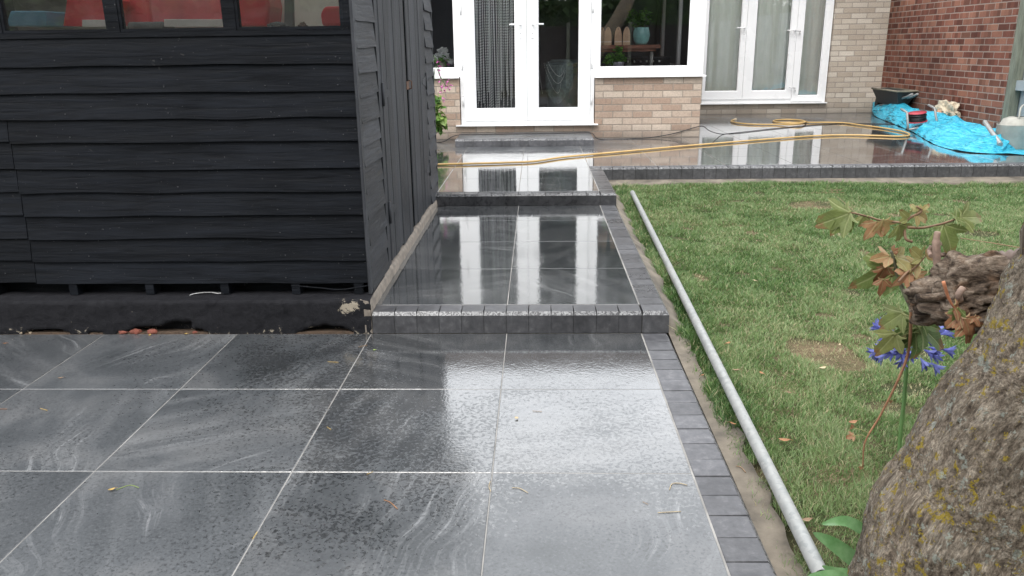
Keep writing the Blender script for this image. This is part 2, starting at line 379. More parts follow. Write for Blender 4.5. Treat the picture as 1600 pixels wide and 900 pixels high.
def bark_material():
    m = Mat('lichened_bark', (0.2, 0.17, 0.14), 0.9, spec=0.2)
    o = m.co('UV')
    ob = m.co()
    g = m.noise(1, 8, 0.8, 0.25, co=m.co('UV', scale=(62, 34, 1)))
    f = m.noise(1, 7, 0.8, 0.2, co=m.co('UV', scale=(260, 170, 1)))
    crv = m.n('ShaderNodeTexVoronoi', feature='DISTANCE_TO_EDGE'); crv.inputs['Scale'].default_value = 1.0
    m.l(m.mix(0.3, m.co('UV', scale=(46, 17, 1)), m.n('ShaderNodeTexNoise', i_Scale=14.0, i_Detail=5.0).outputs[1]), crv.inputs[0])
    crack = m.ramp(crv.outputs[0], [(0.0, 0), (0.09, 1)])
    bigm = m.ramp(m.noise(5, 4, 0.6, 0.3, co=ob), [(0.35, 0.72), (0.65, 1.2)])
    c = m.ramp(g, [(0.33, (0.058, 0.043, 0.033)), (0.46, (0.20, 0.16, 0.12)), (0.56, (0.32, 0.27, 0.21)), (0.70, (0.52, 0.46, 0.38))])
    c = m.mix(m.math('MULTIPLY', m.math('SUBTRACT', 1.0, crack), 0.4), c, (0.06, 0.042, 0.03))
    c = m.mix(1.0, c, m.ramp(f, [(0.36, 0.35), (0.5, 0.95), (0.64, 1.65)]), 'MULTIPLY')
    c = m.mix(1.0, c, bigm, 'MULTIPLY')
    edge = m.noise(55, 5, 0.75, 0.5, co=ob)
    edge2 = m.noise(210, 3, 0.7, 0.2, co=ob)
    y1 = m.math('ADD', m.noise(44, 3, 0.6, 0.3, co=ob), m.math('ADD', m.math('ADD', m.math('MULTIPLY', m.math('SUBTRACT', edge2, 0.5), 0.5), m.math('MULTIPLY', m.math('SUBTRACT', edge, 0.5), 0.55)), m.math('MULTIPLY', m.math('SUBTRACT', m.noise(5, 2, 0.5, 0, co=ob), 0.5), 0.35)))
    c = m.mix(m.ramp(y1, [(0.615, 0), (0.66, 0.9)]), c, m.ramp(f, [(0.3, (0.22, 0.15, 0.018)), (0.7, (0.48, 0.37, 0.05))]))
    g1 = m.math('ADD', m.noise(38, 3, 0.6, 0.3, co=m.co(rot=(1, 2, 0.5))), m.math('ADD', m.math('MULTIPLY', m.math('SUBTRACT', edge2, 0.5), 0.5), m.math('MULTIPLY', m.math('SUBTRACT', edge, 0.5), 0.5)))
    c = m.mix(m.ramp(g1, [(0.625, 0), (0.67, 0.8)]), c, m.ramp(f, [(0.3, (0.22, 0.24, 0.20)), (0.7, (0.46, 0.50, 0.45))]))
    y1h = m.ramp(y1, [(0.615, 0), (0.68, 1)])
    h = m.math('ADD', m.math('ADD', m.math('ADD', m.math('MULTIPLY', g, 1.0), m.math('MULTIPLY', y1h, 0.12)), m.math('MULTIPLY', crack, 0.15)), m.math('MULTIPLY', f, 0.55))
    m.set(color=c, normal=m.bump(h, 1.0, 0.014))
    return m.m
M['bark'] = bark_material()
def dead_wood():
    m = Mat('broken_dead_wood', (0.2, 0.15, 0.11), 0.9, spec=0.2)
    g = m.noise(1, 7, 0.75, 0.8, co=m.co(scale=(14, 30, 60))); f = m.noise(120, 5, 0.7); b_ = m.noise(13, 3, 0.6)
    c = m.ramp(g, [(0.36, (0.03, 0.022, 0.017)), (0.47, (0.13, 0.095, 0.07)), (0.58, (0.25, 0.20, 0.155)), (0.7, (0.40, 0.34, 0.27))])
    c = m.mix(m.ramp(b_, [(0.5, 0), (0.68, 0.6)]), c, (0.24, 0.12, 0.055))
    c = m.mix(1.0, c, m.ramp(f, [(0.35, 0.6), (0.65, 1.3)]), 'MULTIPLY')
    m.set(color=c, normal=m.bump(m.math('ADD', g, m.math('MULTIPLY', f, .3)), 1.0, 0.012)); return m.m
M['wood_old'] = dead_wood()
M['wood_rot'] = simple('orange_rotten_wood', (0.34, 0.16, 0.055), 0.95, var=0.5, scale=30, bump=0.9, bscale=90, spec=0.2)

# ------------------------------------------------------------------ mesh helpers
class MB:
    def __init__(s): s.v = []; s.f = []; s.mi = []; s.tone = []; s.wet = []; s.uv = []; s.smooth = []
    def add(s, vs, fs, mi=0, tone=0.5, wet=0.5, uvs=None, smooth=False):
        o = len(s.v); s.v += [tuple(v) for v in vs]
        for i, f in enumerate(fs):
            s.f.append(tuple(o + k for k in f)); s.mi.append(mi if not hasattr(mi, '__len__') else mi[i]); s.tone.append(tone); s.wet.append(wet); s.smooth.append(smooth)
            s.uv.append(uvs[i] if uvs else None)
    def box(s, x0, x1, y0, y1, z0, z1, mi=0, tone=0.5, wet=0.5, M4=None):
        vs = [Vector(p) for p in ((x0, y0, z0), (x1, y0, z0), (x1, y1, z0), (x0, y1, z0), (x0, y0, z1), (x1, y0, z1), (x1, y1, z1), (x0, y1, z1))]
        if M4 is not None: vs = [M4 @ v for v in vs]
        s.add(vs, [(0, 3, 2, 1), (4, 5, 6, 7), (0, 1, 5, 4), (1, 2, 6, 5), (2, 3, 7, 6), (3, 0, 4, 7)], mi, tone, wet)
    def tube(s, pts, r, seg=8, mi=0, tone=0.5, cap=True, wet=0.5, squash=None):
        pts = [Vector(p) for p in pts]; n = len(pts)
        rs = r if hasattr(r, '__len__') else [r] * n
        vs = []; prev = None; L = 0
        for i, p in enumerate(pts):
            t = (pts[min(i + 1, n - 1)] - pts[max(i - 1, 0)])
            t = t.normalized() if t.length > 1e-9 else Vector((0, 0, 1))
            if prev is None:
                a = Vector((0, 0, 1)) if abs(t.z) < 0.9 else Vector((1, 0, 0))
                x = t.cross(a).normalized()
            else:
                x = (prev - t * prev.dot(t)); x = x.normalized() if x.length > 1e-6 else t.orthogonal().normalized()
            prev = x; y = t.cross(x)
            for k in range(seg):
                an = 2 * math.pi * k / seg
                vs.append(p + (x * math.cos(an) + y * math.sin(an)) * rs[i])
        fs = []; uvs = []
        for i in range(n - 1):
            for k in range(seg):
                k2 = (k + 1) % seg
                fs.append((i * seg + k, i * seg + k2, (i + 1) * seg + k2, (i + 1) * seg + k))
                uvs.append([(k / seg, i / n), ((k + 1) / seg, i / n), ((k + 1) / seg, (i + 1) / n), (k / seg, (i + 1) / n)])
        s.add(vs, fs, mi, tone, wet, uvs, smooth=True)
        if cap:
            o = len(s.v) - len(vs)
            for ring in (tuple(range(seg - 1, -1, -1)), tuple((n - 1) * seg + k for k in range(seg))):
                s.f.append(tuple(o + k for k in ring)); s.mi.append(mi); s.tone.append(tone); s.wet.append(wet); s.uv.append(None); s.smooth.append(False)
    def lathe(s, prof, seg=24, c=(0, 0, 0), mi=0, tone=0.5, M4=None, sx=1, sy=1):
        vs = []; n = len(prof)
        for (r, z) in prof:
            for k in range(seg):
                a = 2 * math.pi * k / seg
                v = Vector((r * math.cos(a) * sx, r * math.sin(a) * sy, z))
                v = (M4 @ v) if M4 is not None else v + Vector(c)
                vs.append(v)
        fs = [(i * seg + k, i * seg + (k + 1) % seg, (i + 1) * seg + (k + 1) % seg, (i + 1) * seg + k) for i in range(n - 1) for k in range(seg)]
        s.add(vs, fs, mi, tone, smooth=True)
    def prism(s, prof, axis, a0, a1, mi=0, tone=0.5, wet=0.5):
        """profile = list of 2-D points; axis 'x','y','z' is the extrusion axis"""
        n = len(prof)
        def P(p, a):
            return {'x': (a, p[0], p[1]), 'y': (p[0], a, p[1]), 'z': (p[0], p[1], a)}[axis]
        vs = [P(p, a0) for p in prof] + [P(p, a1) for p in prof]
        fs = [tuple(range(n)), tuple(range(2 * n - 1, n - 1, -1))] + [(i, i + n, (i + 1) % n + n, (i + 1) % n) for i in range(n)]
        s.add(vs, fs, mi, tone, wet)
    def obj(s, name, mats, parent=None, loc=None, smooth=None, fixn=True, bevel=0):
        me = bpy.data.meshes.new(name)
        off = Vector(loc) if loc is not None else Vector((0, 0, 0))
        if parent is not None: off = off + world_loc(parent)
        me.from_pydata([tuple(Vector(v) - off) for v in s.v], [], s.f)
        if not isinstance(mats, (list, tuple)): mats = [mats]
        for mm in mats: me.materials.append(mm)
        me.polygons.foreach_set('material_index', s.mi)
        me.polygons.foreach_set('use_smooth', [bool(x) if smooth is None else smooth for x in s.smooth])
        for nm, arr in (('tone', s.tone), ('wet', s.wet)):
            a = me.attributes.new(nm, 'FLOAT', 'FACE'); a.data.foreach_set('value', np.array(arr, dtype=np.float32))
        if any(u is not None for u in s.uv):
            ul = me.uv_layers.new(name='UVMap')
            data = []
            for f, u in zip(s.f, s.uv):
                data += list(u) if u is not None else [(0, 0)] * len(f)
            ul.data.foreach_set('uv', np.array(data, dtype=np.float32).ravel())
        if fixn:
            bm = bmesh.new(); bm.from_mesh(me); bmesh.ops.recalc_face_normals(bm, faces=bm.faces)
            if bevel:
                es = [e for e in bm.edges if len(e.link_faces) == 2 and e.calc_face_angle(0) > 0.6]
                bmesh.ops.bevel(bm, geom=es, offset=bevel, segments=2, affect='EDGES', profile=0.5)
            bm.to_mesh(me); bm.free()
        me.update()
        o = bpy.data.objects.new(name, me); COL.objects.link(o)
        if parent is not None: o.parent = parent
        o.location = (Vector(loc) if loc is not None else Vector((0, 0, 0)))
        return o

WL = {}
def world_loc(o):
    l = Vector(o.location)
    while o.parent is not None:
        o = o.parent; l += Vector(o.location)
    return l
def tag(o, label=None, cat=None, group=None, kind=None):
    if label: o['label'] = label
    if cat: o['category'] = cat
    if group: o['group'] = group
    if kind: o['kind'] = kind
    return o
def thing(name, label, cat, loc=(0, 0, 0), group=None):
    o = bpy.data.objects.new(name, None); o.empty_display_size = 0.05; COL.objects.link(o); o.location = loc
    return tag(o, label, cat, group)
def one(mb, name, mat, label, cat, group=None, loc=None, **kw):
    if loc is None:
        a = np.array(mb.v); loc = (float((a[:, 0].min() + a[:, 0].max()) / 2), float((a[:, 1].min() + a[:, 1].max()) / 2), float(a[:, 2].min()))
    return tag(mb.obj(name, mat, None, loc, **kw), label, cat, group)
def struct(mb, name, mat, **kw): return tag(mb.obj(name, mat, None, **kw), kind='structure')
def catmull(pts, k=8):
    P = [Vector(p) for p in pts]; P = [P[0] * 2 - P[1]] + P + [P[-1] * 2 - P[-2]]; o = []
    for i in range(1, len(P) - 2):
        a, b, c, d = P[i - 1:i + 3]
        for j in range(k):
            t = j / k
            o.append(0.5 * ((2 * b) + (c - a) * t + (2 * a - 5 * b + 4 * c - d) * t * t + (3 * b - a - 3 * c + d) * t ** 3))
    o.append(P[-2]); return o

# ------------------------------------------------------------------ levels
Z0, Z1, Z2 = 0.0, 0.099, 0.185
T = 0.604
Y2 = 2.44          # second riser
YR = 3.70          # edge of the wide upper patio
BX = 0.592         # inner edge of border setts
BO = 0.712         # outer edge
YW = 6.05          # bay front wall
YB = 9.10          # rear wall
XR = 5.27          # neighbour's red wall
XS = -0.60         # shed plinth side

def lawn_z(x, y):
    return -0.03 + 0.085 * min(1, max(0, (y + 1.0) / 4.5)) + 0.010 * math.sin(x * 2.1 + y) + 0.008 * math.sin(y * 3.1 - x * 1.3)

# ground sheet to the horizon
g = MB()
N = 70
xs = [-200, -60, -20, -8] + list(np.linspace(0.72, 5.3, 34)) + [8, 20, 60, 200]
ys = [-200, -60, -20, -8] + list(np.linspace(-3.5, 3.78, 46)) + [12, 20, 60, 200]
def gz(x, y):
    if 0.72 <= x <= 5.31 and -3.51 <= y <= 3.79: return lawn_z(x, y) - (0.05 if x < 0.8 else 0)
    return -0.05
vs = [(x, y, gz(x, y)) for y in ys for x in xs]
nx = len(xs)
g.add(vs, [(j * nx + i, j * nx + i + 1, (j + 1) * nx + i + 1, (j + 1) * nx + i) for j in range(len(ys) - 1) for i in range(nx - 1)], smooth=True)
def ground_mat():
    m = Mat('lawn_soil', (0.1, 0.09, 0.05), 0.95, spec=0.1)
    n = m.noise(2.2, 5, 0.65, 0.3); f = m.noise(90, 5, 0.7)
    c = m.ramp(n, [(0.35, (0.045, 0.055, 0.025)), (0.52, (0.085, 0.08, 0.042)), (0.70, (0.22, 0.16, 0.10))])
    c = m.mix(1.0, c, m.ramp(f, [(0.3, 0.5), (0.7, 1.4)]), 'MULTIPLY')
    m.set(color=c, normal=m.bump(f, 0.9, 0.012)); return m.m
struct(g, 'ground', ground_mat())

# ------------------------------------------------------------------ paving
def slab(mb, x0, x1, y0, y1, z, th, wet, sub=False):
    """one porcelain slab with a tiny rounded arris; uv gives every slab its own vein direction"""
    e = 0.0017; b = 0.0014
    a = U(0, 6.28); ox, oy = U(0, 50), U(0, 50)
    ca, sa = math.cos(a), math.sin(a)
    uvf = lambda x, y: (ox + ca * (x - x0) - sa * (y - y0), oy + sa * (x - x0) + ca * (y - y0))
    x0 += e; x1 -= e; y0 += e; y1 -= e
    top = [(x0 + b, y0 + b), (x1 - b, y0 + b), (x1 - b, y1 - b), (x0 + b, y1 - b)]
    mid = [(x0, y0), (x1, y0), (x1, y1), (x0, y1)]
    vs = [(x, y, z) for x, y in top] + [(x, y, z - b) for x, y in mid] + [(x, y, z - th) for x, y in mid]
    fs = [(0, 1, 2, 3)] + [(4 + i, 4 + (i + 1) % 4, (i + 1) % 4, i) for i in range(4)] + [(8 + i, 8 + (i + 1) % 4, 4 + (i + 1) % 4, 4 + i) for i in range(4)]
    uvs = [[uvf(vs[k][0], vs[k][1]) for k in f] for f in fs]
    mb.add(vs, fs, 0, U(0.1, 0.9), wet, uvs)

def sett(mb, x0, x1, y0, y1, z0, z1, edge, wet):
    """one block; edge = set of sides ('s' front, 'e' right) that carry the worn chamfer"""
    e = 0.0009; x0 += e; x1 -= e; y0 += e; y1 -= e
    if 'e' in edge: x1 += e
    if 's' in edge: y0 -= e
    zt = z1 + U(-0.0016, 0.0010)
    c = {k: (0.013 if k in edge else 0.0016) for k in 'sewn'}
    h = {k: (0.016 if k in edge else 0.0016) for k in 'sewn'}
    tx0, tx1, ty0, ty1 = x0 + c['w'], x1 - c['e'], y0 + c['s'], y1 - c['n']
    vs = [(tx0, ty0, zt), (tx1, ty0, zt), (tx1, ty1, zt), (tx0, ty1, zt)]
    # shoulder ring: height per side (use separate corner heights)
    vs += [(x0, y0, z1 - max(h['s'], h['w'])), (x1, y0, z1 - max(h['s'], h['e'])), (x1, y1, z1 - max(h['n'], h['e'])), (x0, y1, z1 - max(h['n'], h['w']))]
    vs += [(x0, y0, z0), (x1, y0, z0), (x1, y1, z0), (x0, y1, z0)]
    fs = [(0, 1, 2, 3), (4, 5, 1, 0), (5, 6, 2, 1), (6, 7, 3, 2), (7, 4, 0, 3)] + [(8 + i, 8 + (i + 1) % 4, 4 + (i + 1) % 4, 4 + i) for i in range(4)]
    mi = [0, 1 if 's' in edge else 0, 1 if 'e' in edge else 0, 0, 0, 0, 0, 0, 0]
    mb.add(vs, fs, mi, U(0, 1), wet)

TH = 0.02
tl = MB()      # porcelain slabs
gr = MB()      # grout beds, 2 mm below the slab faces
st = MB()      # setts
R0 = -0.601
cols = [(-T * (k + 1), -T * k) for k in range(0, 8)] + [(0, BX)]
for k, (a, b) in enumerate(cols):
    rows = [(R0, -0.003)] + [(R0 - T * (j + 1), R0 - T * j) for j in range(0, 7)]
    for (c, d) in rows:
        slab(tl, a, b, c, d, Z0, TH, 0.05 + 0.75 * min(1, max(0, (d + 1.25) / 1.2)) if a > -0.7 else 0.0)
gr.box(-4.83, BX + 0.004, R0 - T * 7, -0.001, -0.08, Z0 - 0.0015)
y = -0.003
while y > -4.6:
    sett(st, BX + 0.003, BO, y - 0.1, y, -0.06, Z0, 'e', 0.15 if y < -0.25 else 0.5); y -= 0.1015
# level 1
rr = 0.108
rows1 = [(rr + T * j, rr + T * (j + 1)) for j in range(4)]
for (a, b) in [(-0.604, 0), (0, BX)]:
    for (c, d) in rows1:
        slab(tl, a, b, c, min(d, Y2 - 0.001), Z1, TH, 1.0)
gr.box(XS - 0.02, BX + 0.004, rr, Y2, 0.0, Z1 - 0.0015)
x = XS + 0.006
k = 0
xsx = np.linspace(-0.596, BX + 0.0, 13)
for i in range(12): sett(st, xsx[i], xsx[i + 1], 0.0, rr - 0.002, 0.001, Z1, 's', 0.75)
sett(st, BX + 0.004, BO, 0.0, rr - 0.002, 0.001, Z1, 'se', 0.6)
y = rr
while y < Y2 - 0.05:
    sett(st, BX + 0.003, BO, y, min(y + 0.1, Y2), 0.001, Z1, 'e', U(0.55, 1)); y += 0.1015
# level 2 walkway and wide patio
r2 = Y2 + 0.105
for i in range(12):
    sett(st, xsx[i] - (0.06 if i == 0 else 0), xsx[i + 1], Y2, r2 - 0.002, Z1 + 0.001, Z2, 's', 0.95)
sett(st, BX + 0.004, BO, Y2, r2 - 0.002, 0.0, Z2, 'se', 0.9)
y = r2
while y < YR - 0.06:
    sett(st, BX + 0.003, BO, y, y + 0.1, 0.0, Z2, 'e', 0.9); y += 0.1015
YRt = YR + 0.105
lastrow = None
gridy = [r2] + [r2 + T * (j + 1) for j in range(12)]
gridx = [-0.604 * k for k in range(8, 0, -1)] + [0, BX]
for i in range(len(gridx) - 1):
    for j in range(len(gridy) - 1):
        c, d = gridy[j], gridy[j + 1]
        if c > 6.06: continue
        slab(tl, gridx[i], gridx[i + 1], c, min(d, 6.055), Z2, TH, 1.0)
gr.box(-4.83, BX + 0.004, r2, 6.055, 0.05, Z2 - 0.0015)
# right-hand part: rows start at the sett edging
gx = [BX + 0.002] + [BX + T * k for k in range(1, 8)] + [XR + 0.02]
gx = [v for v in gx if v <= XR + 0.02]
gy = [YRt] + [r2 + T * (j) for j in range(3, 12)]
for i in range(len(gx) - 1):
    for j in range(len(gy) - 1):
        c, d = gy[j], gy[j + 1]
        x0, x1 = gx[i], gx[i + 1]
        if c >= 6.05 and x1 < 2.02: continue
        if d > 6.06 and x0 < 2.0 and x1 > 2.01 and c > 6.0: x0 = 2.012
        if c < 6.05 < d and x1 < 2.05: d = 6.055
        if c >= 9.1: continue
        slab(tl, x0, x1, c, min(d, 9.105), Z2, TH, 0.85 if c < 7 else 0.45)
gr.box(BX + 0.004, XR + 0.02, YRt - 0.002, 9.105, 0.05, Z2 - 0.0015)
x = BO + 0.001 - 0.0
nset = int((XR - BX) / 0.1005)
for i in range(nset + 1):
    a = BX + 0.004 + i * 0.1005
    sett(st, a, a + 0.0985, YR, YRt - 0.002, 0.0, Z2, 's', 0.55)
struct(tl, 'patio', M['tile'], fixn=False)
struct(gr, 'patio_bed', M['grout'])
sb_ = MB()
sb_.box(BX + .004, BO - .004, -4.6, -.002, -.06, Z0 - .019); sb_.box(XS, BO - .004, .004, rr, .002, Z1 - .019); sb_.box(BX + .004, BO - .0035, rr + .001, Y2 - .001, .002, Z1 - .0195)
sb_.box(XS - .05, BO - .004, Y2 + .004, r2, .02, Z2 - .019); sb_.box(BX + .004, BO - .0035, r2 + .001, YR, .02, Z2 - .0195); sb_.box(BX + .005, XR, YR + .004, YRt - .003, .02, Z2 - .020)
struct(sb_, 'kerb_bed', simple('dark_jointing', (.05, .05, .05), .9, var=.3))
struct(st, 'kerb', [M['sett'], M['sett_edge']], fixn=False)

# step in front of the french doors
ds = MB()
dx0, dx1, dy0, dy1 = -0.745, 0.742, 5.30, 6.045
zt = Z2 + 0.078
n = 15
for i in range(n):
    a = dx0 + (dx1 - dx0) * i / n; b = dx0 + (dx1 - dx0) * (i + 1) / n
    sett(ds, a, b, dy0, dy0 + 0.105, Z2 + 0.001, zt, 's', 0.3)
ds.box(dx0 + 0.002, dx1 - 0.002, dy0 + 0.106, dy1, Z2 + 0.001, zt - 0.003, 3)
for (a, b) in ((dx0, -0.61), (-0.61, 0.0), (0.0, 0.60), (0.60, dx1)):
    slab(ds, a, b, dy0 + 0.106, dy1, zt, 0.02, 0.35)
    for q in range(9): ds.mi[-1 - q] = 2
struct(ds, 'door_step', [M['sett'], M['sett_edge'], M['tile'], M['grout']], fixn=False)

# concrete haunching beside the kerb
h = MB()
def strip(mb, path, wfun, zin, zout, th=0.08, seed=0):
    vs = []; n = len(path)
    for i, (p, nrm) in enumerate(path):
        wd = wfun(i) + 0.035 * mnoise.noise(Vector((p[0] * 9, p[1] * 9, seed)))
        q = (p[0] + nrm[0] * wd, p[1] + nrm[1] * wd)
        zi = zin(p); zo = zout(q) + 0.006 * mnoise.noise(Vector((p[0] * 14, p[1] * 14, 3 + seed)))
        m1 = (p[0] + nrm[0] * wd * 0.5, p[1] + nrm[1] * wd * 0.5)
        vs += [(p[0], p[1], zi), (m1[0], m1[1], zi * 0.55 + zo * 0.45 + 0.016 * mnoise.noise(Vector((p[0] * 11, p[1] * 11, 7)))), (q[0], q[1], zo), (q[0] + nrm[0] * .01, q[1] + nrm[1] * .01, zo - th)]
    mb.add(vs, [(i * 4 + k, (i + 1) * 4 + k, (i + 1) * 4 + k + 1, i * 4 + k + 1) for i in range(n - 1) for k in range(3)], smooth=True)
pa = [((BO + 0.0015, y), (1, 0)) for y in np.arange(-4.6, 3.69, 0.05)]
strip(h, pa, lambda i: 0.075, lambda p: max(lawn_z(*p) + 0.004, -0.022) + (0.055 if p[1] > 0 else 0) , lambda q: lawn_z(*q) + 0.010)
pb = [((x, YR - 0.0015), (0, -1)) for x in np.arange(BO, XR, 0.06)]
strip(h, pb, lambda i: 0.19, lambda p: 0.078, lambda q: lawn_z(q[0], min(q[1], 3.6)) + 0.012, seed=5)
struct(h, 'concrete_strip', M['haunch'])

# ------------------------------------------------------------------ lawn grass (uncountable -> stuff)
def make_grass():
    n = 1500000
    # denser towards the camera
    X = rng.uniform(0.74, 5.3, n); Y = rng.uniform(-2.6, 3.56, n)
    d = np.stack([X - CAM[0], Y - CAM[1], np.zeros(n) - CAM[2]], 1)
    zc = d @ FV; px = 800 + FPX * (d @ RV) / zc; py = 450 - FPX * (d @ UV_) / zc
    vis = (zc > 0.2) & (px < 1700) & (px > 900) & (py < 1010)
    dens = np.clip(2.9 / np.maximum(zc, 0.5), 0, 1.0) ** 1.25
    pn = np.array([mnoise.noise(Vector((x * 1.1, y * 1.1, 4.0))) + 0.5 * mnoise.noise(Vector((x * 3.3, y * 3.3, 9.0))) for x, y in zip(X[vis], Y[vis])])
    X, Y, zc, dens = X[vis], Y[vis], zc[vis], dens[vis]
    pm = np.array([mnoise.noise(Vector((x * 5.5, y * 5.5, 31.0))) for x, y in zip(X, Y)]); bare = (pn > 0.60) | (pm > 0.50)
    for (bx, by, br) in ((1.50, -0.58, .085), (2.2, 2.65, 0.17), (1.35, -0.75, 0.08), (1.25, 0.9, 0.07), (2.6, 0.9, 0.13), (2.9, 1.7, 0.12), (1.15, 2.0, .07)):
        bare |= ((X - bx) ** 2 + ((Y - by) * 1.5) ** 2 < (br * (1 + 0.9 * pn)) ** 2)
    edge = (X < 0.88 + 0.03 * pn) & (Y > -0.9)
    tf = np.array([mnoise.noise(Vector((x * 14, y * 14, 51.0))) for x, y in zip(X, Y)])
    keep = (rng.random(len(X)) < np.where(bare, 0.16, 1.0) * dens) & ((X > 0.775 + 0.045 * pn + 0.02 * tf) | (rng.random(len(X)) < 0.12)) & (Y < 3.50 + 0.06 * pn)
    X, Y, zc, pn, edge, bare = X[keep], Y[keep], zc[keep], pn[keep], edge[keep], bare[keep]
    n = len(X)
    Z = np.array([lawn_z(x, y) for x, y in zip(X, Y)]) - 0.002
    tuft = np.array([mnoise.noise(Vector((x * 7, y * 7, 1.0))) for x, y in zip(X, Y)])
    Hh = rng.uniform(0.007, 0.026, n) * (1 + 0.75 * tuft) * np.where(edge, 1.7, 1) * np.where(bare, 0.6, 1) * np.where(Y > 3.36, 1.5, 1)
    Wd = rng.uniform(0.0012, 0.0030, n) * np.clip(zc / 2.4, 0.8, 2.0)
    A = rng.uniform(0, 6.283, n) ; lean = rng.uniform(0.25, 1.25, n) * Hh
    la = tuft * 3 + rng.uniform(-2.6, 2.6, n)
    sx, sy = np.cos(A) * Wd / 2, np.sin(A) * Wd / 2
    lx, ly = np.cos(la) * lean, np.sin(la) * lean
    V = np.zeros((n, 5, 3))
    V[:, 0] = np.stack([X - sx, Y - sy, Z], 1); V[:, 1] = np.stack([X + sx, Y + sy, Z], 1)
    V[:, 2] = np.stack([X + sx * .8 + lx * .35, Y + sy * .8 + ly * .35, Z + Hh * .62], 1); V[:, 3] = np.stack([X - sx * .8 + lx * .35, Y - sy * .8 + ly * .35, Z + Hh * .62], 1)
    V[:, 4] = np.stack([X + lx, Y + ly, Z + Hh], 1)
    me = bpy.data.meshes.new('grass')
    me.vertices.add(n * 5); me.vertices.foreach_set('co', V.ravel())
    base = np.arange(n) * 5
    loops = np.stack([base, base + 1, base + 2, base + 3, base + 3, base + 2, base + 4], 1).ravel()
    me.loops.add(n * 7); me.loops.foreach_set('vertex_index', loops.astype(np.int32))
    me.polygons.add(n * 2)
    ls = np.stack([np.arange(n) * 7, np.arange(n) * 7 + 4], 1).ravel()
    me.polygons.foreach_set('loop_start', ls.astype(np.int32))
    me.update(calc_edges=True); me.validate()
    # dry blades get high tone values
    tone = np.clip(rng.normal(0.47, 0.19, n) + 0.30 * pn + 0.22 * tuft + np.where(edge, -0.2, 0), 0, 0.72)
    dry = rng.random(n) < (0.07 + 0.22 * np.clip(pn + 0.15, 0, 1) + np.where(bare, 0.6, 0))
    tone = np.where(dry, rng.uniform(0.84, 1, n), tone)
    a = me.attributes.new('tone', 'FLOAT', 'FACE'); a.data.foreach_set('value', np.repeat(tone, 2).astype(np.float32))
    me.materials.append(leaf_material('grass_blades', [(0.045, 0.11, 0.024), (0.095, 0.19, 0.050), (0.175, 0.275, 0.095), (0.28, 0.36, 0.165), (0.50, 0.42, 0.26)], 0.45, 0.35))
    o = bpy.data.objects.new('grass', me); COL.objects.link(o); tag(o, 'short mown green grass with dry patches on the lawn', 'grass', kind='stuff')
make_grass()

# ------------------------------------------------------------------ steel tube lying on the lawn edge
p = MB()
A_, B_ = Vector((0.925, 3.30, 0.068)), Vector((0.822, -1.85, 0.012))
A_ = at(988, 301, Z=0.08); B_ = at(1280, 892, Z=0.03); B_ = B_ + (B_ - A_).normalized() * 0.02
pts = [A_ + (B_ - A_) * t for t in np.linspace(0, 1, 24)]
outr = 0.0190
ring = []
p.tube(pts, outr, 20, cap=False); p.tube([pts[0] , pts[0] + (B_ - A_).normalized() * 0.15], 0.016, 20, cap=False, mi=1)
p.tube([pts[-1] - (B_ - A_).normalized() * 0.15, pts[-1]], 0.016, 20, cap=False, mi=1)
one(p, 'steel_tube', [M['galv'], M['dark']], 'long galvanised steel tube lying along the left edge of the lawn', 'tube', fixn=False)

# ------------------------------------------------------------------ shed
shed = thing('shed', 'black timber shed with overlapping boards and three front windows', 'shed', (-1.9, 1.3, 0))
SF = 0.075   # front cladding plane
SY1 = 2.66
SX0 = -3.6
sx = -0.625  # side cladding plane
# concrete base
pb_ = MB()
def bumpy_front():
    vs = []; nx_, nz_ = 220, 16
    prof = [(0.0, 0.0), (0.0, 0.05), (0.0, 0.10), (0.0, 0.145), (0.006, 0.155), (0.05, 0.162), (0.12, 0.164)]
    X = np.linspace(SX0, XS, nx_)
    rowsn = []
    full = []
    for i in range(len(prof) - 1):
        a, b = prof[i], prof[i + 1]
        for t in (0, .25, .5, .75): full.append((a[0] + (b[0] - a[0]) * t, a[1] + (b[1] - a[1]) * t))
    full.append(prof[-1])
    for (yy, zz) in full:
        for x in X:
            d = 0.003 * mnoise.noise(Vector((x * 12, zz * 22, 0))) + 0.004 * mnoise.noise(Vector((x * 40, zz * 60, 5)))
            low = max(0, 1 - zz / 0.045)
            # broken-out hollows along the foot
            hole = max(0, mnoise.noise(Vector((x * 3.1 + 3, 0, 0))) + 0.15 * mnoise.noise(Vector((x * 17, 0, 3))) + (0.35 if -1.88 < x < -1.42 else -0.12))
            amt = max(0, min(1, (hole * 0.09 - zz) / 0.012 + 0.2)) if hole > 0 else 0
            vs.append((x, yy + d + 0.05 * amt * (1 if zz < 0.06 else 0), zz + 0.003 * mnoise.noise(Vector((x * 9, yy * 9, 2)))))
    n = len(full)
    pb_.add(vs, [(j * nx_ + i, j * nx_ + i + 1, (j + 1) * nx_ + i + 1, (j + 1) * nx_ + i) for j in range(n - 1) for i in range(nx_ - 1)], smooth=True)
bumpy_front()
pb_.box(SX0, XS - 0.008, 0.06, 0.4, -0.05, 0.155)
pb_.box(SX0, XS - 0.03, 0.4, 2.5, -0.05, 0.155)
dt = MB(); dt.box(SX0, XS - .01, 0.003, 0.07, -0.03, 0.006); struct(dt, 'soil', simple('brown_soil', (.09, .06, .04), .95, var=.5, scale=60, bump=.8))
base = pb_.obj('concrete_base', M['plinth_dark'], shed)
